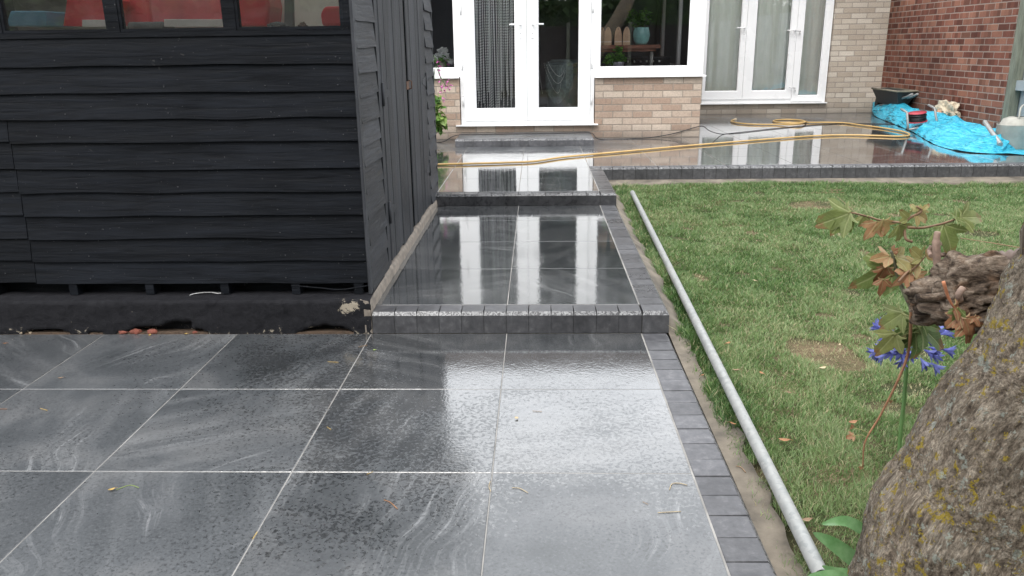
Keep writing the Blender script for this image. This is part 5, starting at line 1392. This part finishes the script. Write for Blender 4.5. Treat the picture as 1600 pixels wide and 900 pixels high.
# crown above and behind the camera side
def crown(parent, centres, n, size, mat, seed):
    r_ = random.Random(seed); mb = MB()
    for (c, R_, k) in centres:
        for i in range(int(n * k)):
            d = Vector((r_.gauss(0, 1), r_.gauss(0, 1), r_.gauss(0, 1))).normalized() * R_ * (r_.random() ** .4)
            p_ = Vector(c) + d; s_ = size * r_.uniform(.6, 1.4)
            Mx = Matrix.Translation(p_) @ Matrix.Rotation(r_.uniform(0, 6.3), 4, 'Z') @ Matrix.Rotation(r_.uniform(-.9, .9), 4, 'X')
            mb.add([Mx @ Vector(q) for q in ((0, -s_ * .5, 0), (s_ * .6, -s_ * .2, .1 * s_), (s_ * .7, s_ * .2, 0), (0, s_ * .6, .1 * s_), (-s_ * .6, s_ * .1, 0))], [(0, 1, 2, 3, 4)], 0, r_.random())
    return mb.obj('crown', mat, parent, fixn=False)
CR = leaf_material('crown_leaf', [(.035, .075, .02), (.06, .12, .03), (.10, .17, .05)])
crown(tree, [((2.5, -3.4, 3.5), .8, 1), ((3.2, -3.9, 3.9), .9, 1), ((2.4, -4.6, 4.0), .9, 1), ((3.6, -5.0, 3.4), .8, .8), ((1.7, -5.3, 3.9), .8, .8)], 800, .09, CR, 3)
a = MB()
for e_ in ((3.2, -3.9, 3.9), (2.4, -4.6, 4.0), (1.7, -5.3, 3.9), (3.6, -5.0, 3.4)): a.tube(catmull([(2.35, -2.9, 2.75), ((2.35 + e_[0]) / 2, (-2.9 + e_[1]) / 2 , 3.4), e_], 6), [.07] * 1 + [.05] * 11 + [.02], 8)
a.obj('limb', simple('limb_bark', (.16, .13, .1), .9, bump=.6), tree)
# cut stump / burl on the far side of the trunk
def burl():
    bm = bmesh.new()
    bmesh.ops.create_icosphere(bm, subdivisions=5, radius=1)
    c = at(1512, 458, Y=-1.66)
    for v in bm.verts:
        p_ = v.co.copy()
        k = 1 + .30 * mnoise.noise(p_ * 1.5 + Vector((4, 1, 0))) + .20 * mnoise.noise(p_ * 3.5) + .07 * mnoise.noise(Vector((p_.x * 3, p_.y * 8, p_.z * 11))) + .03 * mnoise.noise(Vector((p_.x * 9, p_.y * 18, p_.z * 26)))
        g_ = abs(mnoise.noise(Vector((p_.x * 1.2, p_.y * 1.2, p_.z * 6))))
        k -= .22 * max(0, 1 - g_ * 9)
        v.co = Vector((p_.x * .112, p_.y * .085, p_.z * .080)) * k
        v.co.x += .02 * (v.co.z / .05)
    me = bpy.data.meshes.new('burl'); bm.to_mesh(me); bm.free(); me.materials.append(M['wood_old'])
    o = bpy.data.objects.new('burl', me); COL.objects.link(o); o.parent = tree; o.location = c - Vector(tree.location)
    for p_ in me.polygons: p_.use_smooth = True
    # splintered top branch
    mb = MB(); mb.tube(catmull([at(1515, 418, Y=-1.60), at(1540, 408, Y=-1.62), at(1580, 404, Y=-1.66), at(1625, 396, Y=-1.72)], 6), [.012 + .008 * abs(math.sin(i * 1.7)) for i in range(19)], 10); mb.obj('branch_stub', simple('grey_branch', (.16, .12, .10), .85, var=.4, bump=.6), tree)
    mb = MB(); c2 = at(1550, 432, Y=-1.66)
    vs = []
    for j in range(9):
        for i in range(15):
            u, v = i / 14, j / 8
            vs.append(c2 + Vector(((u - .5) * .13, .02 * math.sin(u * 3.1) + .012 * mnoise.noise(Vector((u * 8, v * 8, 0))), (.5 - v) * .045 + .01 * math.sin(u * 6))))
    mb.add(vs, [(j * 15 + i, j * 15 + i + 1, (j + 1) * 15 + i + 1, (j + 1) * 15 + i) for j in range(8) for i in range(14)], smooth=True); mb.obj('rotten_face', M['wood_rot'], tree)
    mb = MB(); mb.tube(catmull([at(1466, 425, Y=-1.62), at(1463, 392, Y=-1.62), at(1463, 375, Y=-1.62), at(1465, 362, Y=-1.62)], 5), [.009] * 10 + [.007] * 5 + [.006], 8)
    mb.tube(catmull([at(1460, 398, Y=-1.62), at(1478, 397, Y=-1.60), at(1482, 385, Y=-1.60), at(1472, 380, Y=-1.60)], 5), .005, 8)
    mb.tube(catmull([at(1455, 400, Y=-1.62), at(1452, 392, Y=-1.60), at(1456, 385, Y=-1.6)], 5), .005, 8)
    mb.obj('snag', simple('pale_snag', (.26, .18, .14), .8, var=.4, scale=40, bump=.5), tree); mb = MB()
    mb.tube(catmull([at(1430, 466, Y=-1.745), at(1455, 465, Y=-1.75), at(1478, 462, Y=-1.745)], 5), .0085, 8)
    mb.obj('root_coil', M['wood_old'], tree); mb = MB()
    mb.tube(catmull([at(1500, 470, Y=-1.745), at(1498, 460, Y=-1.75), at(1505, 450, Y=-1.745)], 5), .007, 8)
    mb.obj('snag', simple('pale_snag', (.26, .18, .14), .8, var=.4, scale=40, bump=.5), tree)
burl()

def palm_leaf(mb, base, direction, up, size, tone, droop=.3, curl=.12, lobes=5, seed=0):
    """palmate lobed leaf"""
    r_ = random.Random(seed)
    d = Vector(direction).normalized(); u = Vector(up); u = (u - d * u.dot(d)).normalized(); s_ = d.cross(u)
    spec = {5: [(-118, .45), (-95, .26), (-62, .80), (-40, .46), (-6, 1.0), (8, .97), (40, .46), (62, .80), (95, .26), (118, .45)],
            3: [(-100, .25), (-52, .72), (-30, .45), (0, 1.0), (30, .45), (52, .72), (100, .25)]}[lobes]
    ring = []
    fine = []
    for i, (a_, rr__) in enumerate(spec):
        fine.append((a_, rr__))
        if i + 1 < len(spec):
            b_, q_ = spec[i + 1]
            for t in (.33, .66): fine.append((a_ + (b_ - a_) * t, (rr__ + (q_ - rr__) * t) * (1.0 + (.05 if t < .5 else -.05)) * (1 + r_.uniform(-.04, .04))))
    o = [Vector(base) ]; uvp = [(0, 0)]
    for (a_, rr__) in fine:
        for k in (.55, 1.0):
            x = rr__ * k * math.cos(math.radians(a_)) * size; y = rr__ * k * math.sin(math.radians(a_)) * size
            uvp.append((x / size, y / size)); x += .12 * size
            z = -droop * (rr__ * k) ** 2 * size + curl * size * math.sin(a_ / 20) * k * .5 + abs(y) * .25
            o.append(Vector(base) + d * x + s_ * y + u * z)
    n = len(fine); fs = []
    for i in range(n - 1):
        fs.append((0, 1 + 2 * i, 3 + 2 * i)); fs.append((1 + 2 * i, 2 + 2 * i, 4 + 2 * i, 3 + 2 * i))
    mb.add(o, fs, 0, tone, uvs=[[uvp[k] for k in f] for f in fs], smooth=True)
SYC = leaf_material('shoot_leaf', [(.075, .14, .04), (.14, .19, .055), (.24, .25, .085), (.38, .27, .12), (.42, .22, .12), (.26, .12, .06)], .5, .25, True)
def shoot(path, lvs, ys=-1.6, r=(.0035, .0018), col=(.20, .12, .07), name='shoot', label=None):
    pp_ = [at(x, y, Y=Y_) for x, y, Y_ in path]
    mb = MB(); cc_ = catmull(pp_, 6); n = len(cc_); mb.tube(cc_, [r[0] + (r[1] - r[0]) * i / (n - 1) for i in range(n)], 6)
    so_ = mb.obj(name, simple('shoot_bark', col, .7, var=.3, scale=50), tree)
    lm = MB(); st_ = MB()
    for i, (x0, y0, x1, y1, sz, tone, Y_) in enumerate(lvs):
        b = at(x0, y0, Y=Y_); e = at(x1, y1, Y=Y_ - U(-.01, .02)); d = (e - b)
        rl_ = random.Random(i * 7 + int(x0))
        up = Vector((rl_.uniform(-.25, .25), -1.0, rl_.uniform(.2, .9)))
        palm_leaf(lm, b, d, up, d.length / 1.12 if sz is None else sz, tone, droop=rl_.uniform(.1, .45), curl=rl_.uniform(.05, .25), lobes=rl_.choice((3, 5, 5)), seed=i)
        q = min(cc_, key=lambda c: (c - b).length); st_.tube([q, (q + b) / 2 + Vector((0, 0, .004)), b + d * .1], .0011, 5)
    lm.obj('leaf_cluster', SYC, so_, fixn=False)
    st_.obj('leaf_stalks', simple('leaf_stalk', (.22, .22, .08), .6), so_)
# top arching shoot
shoot([(1425, 378, -1.6), (1415, 372, -1.6), (1412, 350, -1.58), (1400, 347, -1.57), (1375, 344, -1.56), (1355, 338, -1.56), (1330, 332, -1.56)],
      [(1330, 332, 1276, 352, None, .25, -1.56), (1325, 334, 1298, 368, None, .22, -1.55), (1350, 336, 1345, 356, None, .35, -1.56), (1372, 345, 1350, 378, None, .75, -1.56), (1380, 343, 1384, 371, None, .62, -1.57), (1405, 350, 1412, 380, None, .3, -1.6)])
shoot([(1412, 350, -1.6), (1422, 340, -1.6), (1440, 330, -1.6), (1432, 322, -1.6)],
      [(1440, 330, 1450, 320, None, .5, -1.6), (1432, 330, 1424, 318, None, .45, -1.6), (1420, 342, 1410, 330, None, .4, -1.6), (1430, 333, 1452, 345, None, .55, -1.6)])
shoot([(1418, 355, -1.6), (1440, 356, -1.6), (1470, 350, -1.6), (1500, 340, -1.61)],
      [(1474, 350, 1488, 386, .062, .22, -1.6), (1500, 340, 1540, 338, None, .28, -1.62), (1492, 342, 1520, 330, None, .2, -1.62)])
# upright shoot from the burl
shoot([(1424, 480, -1.56), (1412, 455, -1.56), (1402, 430, -1.55), (1397, 405, -1.55), (1392, 392, -1.55)],
      [(1392, 400, 1360, 405, None, .7, -1.55), (1392, 395, 1412, 388, None, .95, -1.55), (1398, 412, 1325, 460, .098, .2, -1.54), (1385, 415, 1370, 445, None, .98, -1.55), (1398, 402, 1440, 408, None, .5, -1.56), (1380, 435, 1378, 462, None, .97, -1.55)], r=(.006, .003), col=(.13, .13, .08))
shoot([(1424, 480, -1.54), (1430, 462, -1.53), (1432, 448, -1.52)],
      [(1432, 440, 1420, 465, None, .8, -1.52), (1430, 430, 1455, 445, None, .72, -1.52), (1425, 425, 1402, 440, None, .78, -1.53), (1428, 436, 1434, 462, None, .6, -1.51)], r=(.004, .002), col=(.42, .20, .09))
shoot([(1404, 440, -1.6), (1418, 425, -1.58), (1430, 418, -1.57), (1446, 400, -1.57)],
      [(1436, 412, 1408, 424, None, .6, -1.56), (1440, 404, 1424, 388, None, .45, -1.57), (1445, 400, 1468, 392, None, .66, -1.57), (1420, 425, 1398, 448, None, .82, -1.57)], r=(.003, .0015))
# lower green cluster over the blue flowers
shoot([(1424, 500, -1.54), (1436, 515, -1.52), (1437, 530, -1.50)],
      [(1436, 510, 1440, 578, .085, .05, -1.49), (1432, 508, 1392, 540, None, .1, -1.49), (1438, 508, 1478, 545, None, .08, -1.5), (1430, 502, 1398, 508, None, .12, -1.5), (1412, 488, 1380, 508, .06, .28, -1.5), (1400, 520, 1360, 566, .062, .35, -1.5), (1440, 505, 1470, 515, None, .1, -1.51), (1405, 525, 1398, 552, .04, .55, -1.5)], r=(.003, .002), col=(.16, .2, .07))
# dead curled leaves hanging below the burl
shoot([(1474, 440, -1.77), (1482, 465, -1.77), (1492, 482, -1.77), (1510, 500, -1.77)],
      [(1500, 492, 1478, 512, None, .98, -1.77), (1505, 495, 1520, 525, None, .9, -1.77), (1512, 500, 1516, 538, None, .95, -1.77), (1520, 495, 1532, 508, None, 1.0, -1.77), (1495, 500, 1500, 520, None, .93, -1.77), (1490, 478, 1512, 492, None, 1, -1.77), (1498, 480, 1490, 505, None, .2, -1.77)], r=(.0035, .0015), col=(.35, .14, .07))
# hanging dead twig
shoot([(1424, 480, -1.53), (1420, 545, -1.5), (1405, 590, -1.5), (1375, 650, -1.48), (1352, 690, -1.47), (1348, 730, -1.46)],
      [(1335, 680, 1300, 692, .020, .85, -1.47), (1332, 670, 1330, 652, .012, .98, -1.47), (1346, 728, 1340, 748, .012, .98, -1.46), (1392, 625, 1390, 645, .01, .9, -1.48)], r=(.004, .0016), col=(.30, .15, .08))

# ------------------------------------------------------------------ agapanthus
ag = thing('agapanthus', 'blue agapanthus with broad strap leaves behind the tree trunk', 'plant', (.93, -1.45, 0))
a = MB(); fc = at(1418, 545, Y=-1.33)
e_ = at(1408, 670, Y=-1.35); a.tube(catmull([Vector((e_.x + .005, -1.36, 0)), e_, at(1413, 620, Y=-1.34), fc], 8), .0055, 8)
a.obj('stem', simple('flower_stem', (.10, .20, .06), .5), ag)
BLF = leaf_material('blue_petals', [(.09, .10, .34), (.14, .16, .48), (.22, .25, .62)], .5, .2)
a = MB(); rA = random.Random(4); stk = MB()
for i in range(30):
    th_ = rA.uniform(0, 6.28); el = rA.uniform(-.7, .35)
    d = Vector((math.cos(th_) * math.cos(el), math.sin(th_) * math.cos(el) * .7, math.sin(el)))
    b = fc + Vector((0, 0, .02)) + d * rA.uniform(.05, .085)
    stk.tube([fc, fc + d * .03 + Vector((0, 0, .012)), b], .0009, 4)
    for k in range(6):
        Mx = Matrix.Translation(b) @ d.to_track_quat('Z', 'Y').to_matrix().to_4x4() @ Matrix.Rotation(k * math.pi / 3, 4, 'Z')
        a.add([Mx @ Vector(q) for q in ((0, 0, 0), (.004, .0034, .016), (.010, .0040, .030), (.019, 0, .036), (.010, -.0040, .030), (.004, -.0034, .016))], [(0, 1, 2, 3, 4, 5)], 0, rA.random(), smooth=True)
a.obj('flower_head', BLF, ag, fixn=False); stk.obj('flower_stalks', simple('pale_stalk', (.14, .2, .1), .6), ag)
def strap(px_path, Y_s, w_, tone=.4):
    mb = MB(); c = catmull([at(x, y, Y=Yq) for (x, y), Yq in zip(px_path, Y_s)], 8); n = len(c); vs = []
    for i, q in enumerate(c):
        t = (c[min(i + 1, n - 1)] - c[max(i - 1, 0)]).normalized(); s_ = t.cross(Vector((0, -.75, .65))).normalized()
        ww = w_ * math.sin(math.pi * min(1, .12 + .88 * (i / (n - 1)))) ** .6 * (1 if i < n - 1 else .05)
        vs += [q - s_ * ww, q + Vector((0, 0, -.25 * ww)), q + s_ * ww]
    mb.add(vs, [(i * 3 + k, i * 3 + 3 + k, i * 3 + 4 + k, i * 3 + 1 + k) for i in range(n - 1) for k in (0, 1)], 0, tone, smooth=True)
    o = mb.obj('leaf', STR, ag, fixn=False)
STRm = Mat('strap_leaf_gloss', (.08, .17, .06), .22); STRm.set(color=STRm.ramp(STRm.noise(25, 4, .6), [(.3, (.07, .17, .055)), (.7, (.17, .30, .14))]), rough=.16); STR = STRm.m
strap([(1375, 842), (1350, 828), (1320, 814), (1283, 819)], (-1.66, -1.66, -1.66, -1.66), .014)
strap([(1360, 890), (1340, 878), (1305, 852), (1270, 832)], (-1.72, -1.72, -1.72, -1.72), .019)
strap([(1350, 905), (1330, 897), (1305, 893), (1284, 884)], (-1.76, -1.76, -1.76, -1.76), .011)
strap([(1350, 915), (1330, 908), (1300, 898), (1262, 899)], (-1.80, -1.80, -1.80, -1.80), .012)

# ------------------------------------------------------------------ fallen leaves, twigs
LF = {'y': simple('yellow_leaf', (.42, .29, .09), .6, var=.3, scale=90), 'o': simple('orange_leaf', (.30, .14, .06), .6, var=.3, scale=90), 'b': simple('brown_leaf', (.26, .17, .10), .7, var=.3, scale=90), 'g': simple('green_leaf', (.25, .34, .08), .6), 'p': simple('pale_leaf', (.45, .36, .22), .7, var=.2, scale=90)}
def fallen(px, py, Z, size, c, label, ang=None, asp=.45, grp='fallen leaves'):
    q = at(px, py, Z=Z); an = U(0, 6.28) if ang is None else ang; mb = MB(); s_ = size
    Mx = Matrix.Translation(q + Vector((0, 0, .003))) @ Matrix.Rotation(an, 4, 'Z') @ Matrix.Rotation(U(-.15, .15), 4, 'X')
    n = 10; vs = []
    for i in range(n + 1):
        t = i / n; w_ = s_ * asp * math.sin(math.pi * t) ** .75 * .5 + .0004; z = .18 * s_ * (1 - math.sin(math.pi * t))
        vs += [Mx @ Vector(((t - .5) * s_, -w_, z + w_ * .5)), Mx @ Vector(((t - .5) * s_, 0, z)), Mx @ Vector(((t - .5) * s_, w_, z + w_ * .6))]
    mb.add(vs, [(i * 3 + k, i * 3 + 3 + k, i * 3 + 4 + k, i * 3 + 1 + k) for i in range(n) for k in (0, 1)], smooth=True)
    mb.tube([Mx @ Vector((s_ * .5, 0, .18 * s_)), Mx @ Vector((s_ * .8, s_ * .08, .05 * s_))], .0007, 4)
    return one(mb, 'fallen_leaf', LF[c], label, 'leaf', grp, fixn=False)
def twig(pxs, Z, r, c, label, kind='twig'):
    mb = MB(); mb.tube(catmull([at(x, y, Z=Z + .002) for x, y in pxs], 5), r, 5)
    return one(mb, kind, LF[c], label, kind, 'twigs and stalks on the paving' if Z < .05 and pxs[0][0] < 1150 else 'stalks lying on the lawn')
fallen(807, 655, 0, .014, 'p', 'small tan crumpled leaf alone on the bright wet paving slab', 1.0, .9)
fallen(175, 767, 0, .020, 'y', 'yellow leaf on the paving at lower left with a pale stalk', .6, .5)
twig([(182, 765), (203, 758), (217, 762)], 0, .0009, 'g', 'thin bent green stalk touching the yellow leaf')
fallen(194, 517, 0, .022, 'y', 'yellow leaf standing in the broken foot of the shed base', 2.3, .6)
fallen(234, 525, 0, .018, 'y', 'pale yellow leaf on the paving just in front of the shed base', 1.4, .5)
fallen(291, 523, 0, .014, 'y', 'tiny star shaped tan leaf near the right of the shed base', .4, .7)
fallen(8, 538, 0, .018, 'o', 'orange leaf on the paving at the far left under the shed', .2, .4)
fallen(95, 592, 0, .02, 'b', 'curled brown leaf on the left paving below the shed', .4, .3)
fallen(585, 548, 0, .012, 'g', 'tiny green leaf by the paving joint near the shed corner', .3, .5)
fallen(555, 520, 0, .018, 'o', 'orange leaf at the shed base beside the first step', .1, .4)
twig([(600, 781), (610, 785), (621, 795)], 0, .0012, 'o', 'short reddish twig on the dark paving at lower centre')
twig([(800, 762), (812, 763), (825, 770)], 0, .001, 'p', 'pale twig on the bright slab right of the long joint')
twig([(1046, 765), (1050, 756), (1062, 755), (1074, 758)], 0, .0012, 'p', 'hooked pale twig near the right hand edging')
twig([(1028, 801), (1045, 800), (1064, 799)], 0, .0011, 'p', 'straight pale twig lying below the hooked one')
twig([(1004, 784), (1013, 788)], 0, .0008, 'b', 'tiny dark twig left of the straight pale twig')
twig([(832, 642), (847, 643)], 0, .0008, 'b', 'thin brown twig on the slab beyond the tan leaf')
twig([(766, 752), (764, 760), (767, 768)], 0, .001, 'p', 'short curled pale stalk in the long paving joint')
twig([(573, 741), (583, 737)], 0, .0009, 'y', 'short yellow stalk on the paving joint at centre')
twig([(395, 842), (402, 831)], 0, .0013, 'y', 'yellow stalk in the slanted paving joint at lower left')
twig([(63, 638), (74, 641)], 0, .001, 'y', 'thin yellow stalk on the upper left paving')
twig([(0, 639), (11, 639)], 0, .001, 'o', 'reddish twig at the left edge of the paving')
twig([(511, 667), (517, 671)], 0, .001, 'y', 'tiny yellow stalk above the fan of veins in the slab')
twig([(560, 542), (574, 539)], 0, .0012, 'b', 'short tan twig by the joint near the shed corner')
twig([(512, 565), (529, 566)], 0, .0012, 'y', 'thin tan stalk on the slab left of the corner joint')
for (x, y, s_, c, lb) in [(1285, 577, .035, 'p', 'large tan leaf on the middle of the lawn'), (1332, 662, .035, 'o', 'brown leaf on the lawn right of the steel tube'), (1312, 540, .02, 'p', 'pale leaf high on the lawn near the blue flower'), (1180, 440, .028, 'p', 'small straw coloured leaf on the far lawn'), (1225, 690, .035, 'o', 'orange brown leaf in the grass beside the steel tube'), (1137, 538, .03, 'o', 'brown leaf in the grass just right of the steel tube'), (1218, 480, .02, 'p', 'curled pale leaf at the centre of the far lawn'), (1145, 664, .025, 'o', 'orange leaf between the kerb and the steel tube'), (1097, 588, .02, 'o', 'small orange leaf beside the concrete strip'), (1190, 585, .028, 'o', 'rusty leaf in the grass right of the tube'), (1150, 580, .03, 'b', 'dry brown leaf close to the steel tube'), (1232, 615, .022, 'b', 'dark brown leaf on the lawn at centre right'), (1478, 323, .02, 'p', 'white petal on the far right lawn'), (1260, 815, .03, 'b', 'brown leaf in the grass near the tube end')]:
    fallen(x, y, max(lawn_z(*at(x, y, Z=0)[:2]) + .022, 0), s_, c, lb, None, .4, 'leaves on the lawn')
twig([(1165, 738), (1158, 730), (1150, 728)], -.01, .0015, 'b', 'dry stalk on the concrete strip beside the lawn')
twig([(1300, 300), (1340, 335), (1352, 350)], .06, .002, 'b', 'long thin stalk lying on the far lawn')
twig([(1230, 302), (1320, 301)], .06, .002, 'b', 'straight dark stalk lying across the far lawn')
twig([(1500, 372), (1540, 378), (1600, 388)], .05, .003, 'b', 'dark bent stalk on the lawn beside the trunk')

# ------------------------------------------------------------------ garden behind the camera (seen only in reflections)
bf = thing('rear_fence', 'dark boarded fence at the foot of the garden', 'fence', (0, -9, 0))
a = MB()
for i in range(90): a.box(-8 + i * .15, -8 + i * .15 + .143, -9 + (i % 2) * .012, -8.98 + (i % 2) * .012, 0, 1.75, tone=U(0, 1))
a.obj('boards', wood_paint_material('brown_fence', (.04, .032, .028), 'z', .8), bf)
a = MB(); [a.box(-8 + k * 1.8, -7.9 + k * 1.8, -8.97, -8.88, 0, 1.85) for k in range(8)]; a.obj('posts', FW_, bf)
for i, (x, y, h_, R_, lb) in enumerate([(-8.6, -9.8, 4.4, 2.0, 'bushy tree in the far left corner behind the rear fence'), (-5.0, -11.5, 6.0, 2.3, 'bushy tree left behind the rear fence'), (-1.0, -12.5, 9.0, 3.3, 'tall tree behind the middle of the rear fence'), (3.2, -12.5, 8.0, 3.0, 'round tree behind the rear fence'), (7.4, -11.5, 5.2, 2.1, 'broad tree behind the right end of the rear fence')]):
    t = thing('tree', lb, 'tree', (x, y, 0), 'trees behind the rear fence')
    a = MB(); a.tube([(x, y, 0), (x + .1, y, h_ * .5), (x, y, h_ * .75)], [.2, .14, .08], 10); a.obj('trunk', simple('plain_bark', (.12, .1, .08), .9), t)
    crown(t, [((x, y, h_ * .72), R_, 1), ((x - R_ * .6, y + .3, h_ * .55), R_ * .7, .6), ((x + R_ * .6, y, h_ * .5), R_ * .75, .6), ((x, y + .4, h_ * .36), R_ * .8, .6)], int(1300 * (R_ / 1.8) ** 2), .17, CR, 50 + i)

hd = MB(); rH = random.Random(77)  # unseen leaf screen added to keep low sky glints out of the windows
for i in range(9000):
    p_ = Vector((rH.uniform(-14, 11), rH.uniform(-10.4, -9.3), rH.random() ** .8 * (2.9 + .5 * math.sin(i)))); s_ = .16 * rH.uniform(.6, 1.4)
    Mx = Matrix.Translation(p_) @ Matrix.Rotation(rH.uniform(0, 6.3), 4, 'Z') @ Matrix.Rotation(rH.uniform(.2, 1.4), 4, 'X')
    hd.add([Mx @ Vector(q) for q in ((0, -s_ * .6, 0), (s_ * .6, -s_ * .2, .1 * s_), (s_ * .7, s_ * .2, 0), (0, s_ * .7, .1 * s_), (-s_ * .6, s_ * .1, 0))], [(0, 1, 2, 3, 4)], 0, rH.random())
hd.box(-14, 11, -10.0, -9.8, 0, 2.5)
one(hd, 'added_hedge', CR, 'unseen hedge behind the boarded rear fence', 'added_hedge', fixn=False)
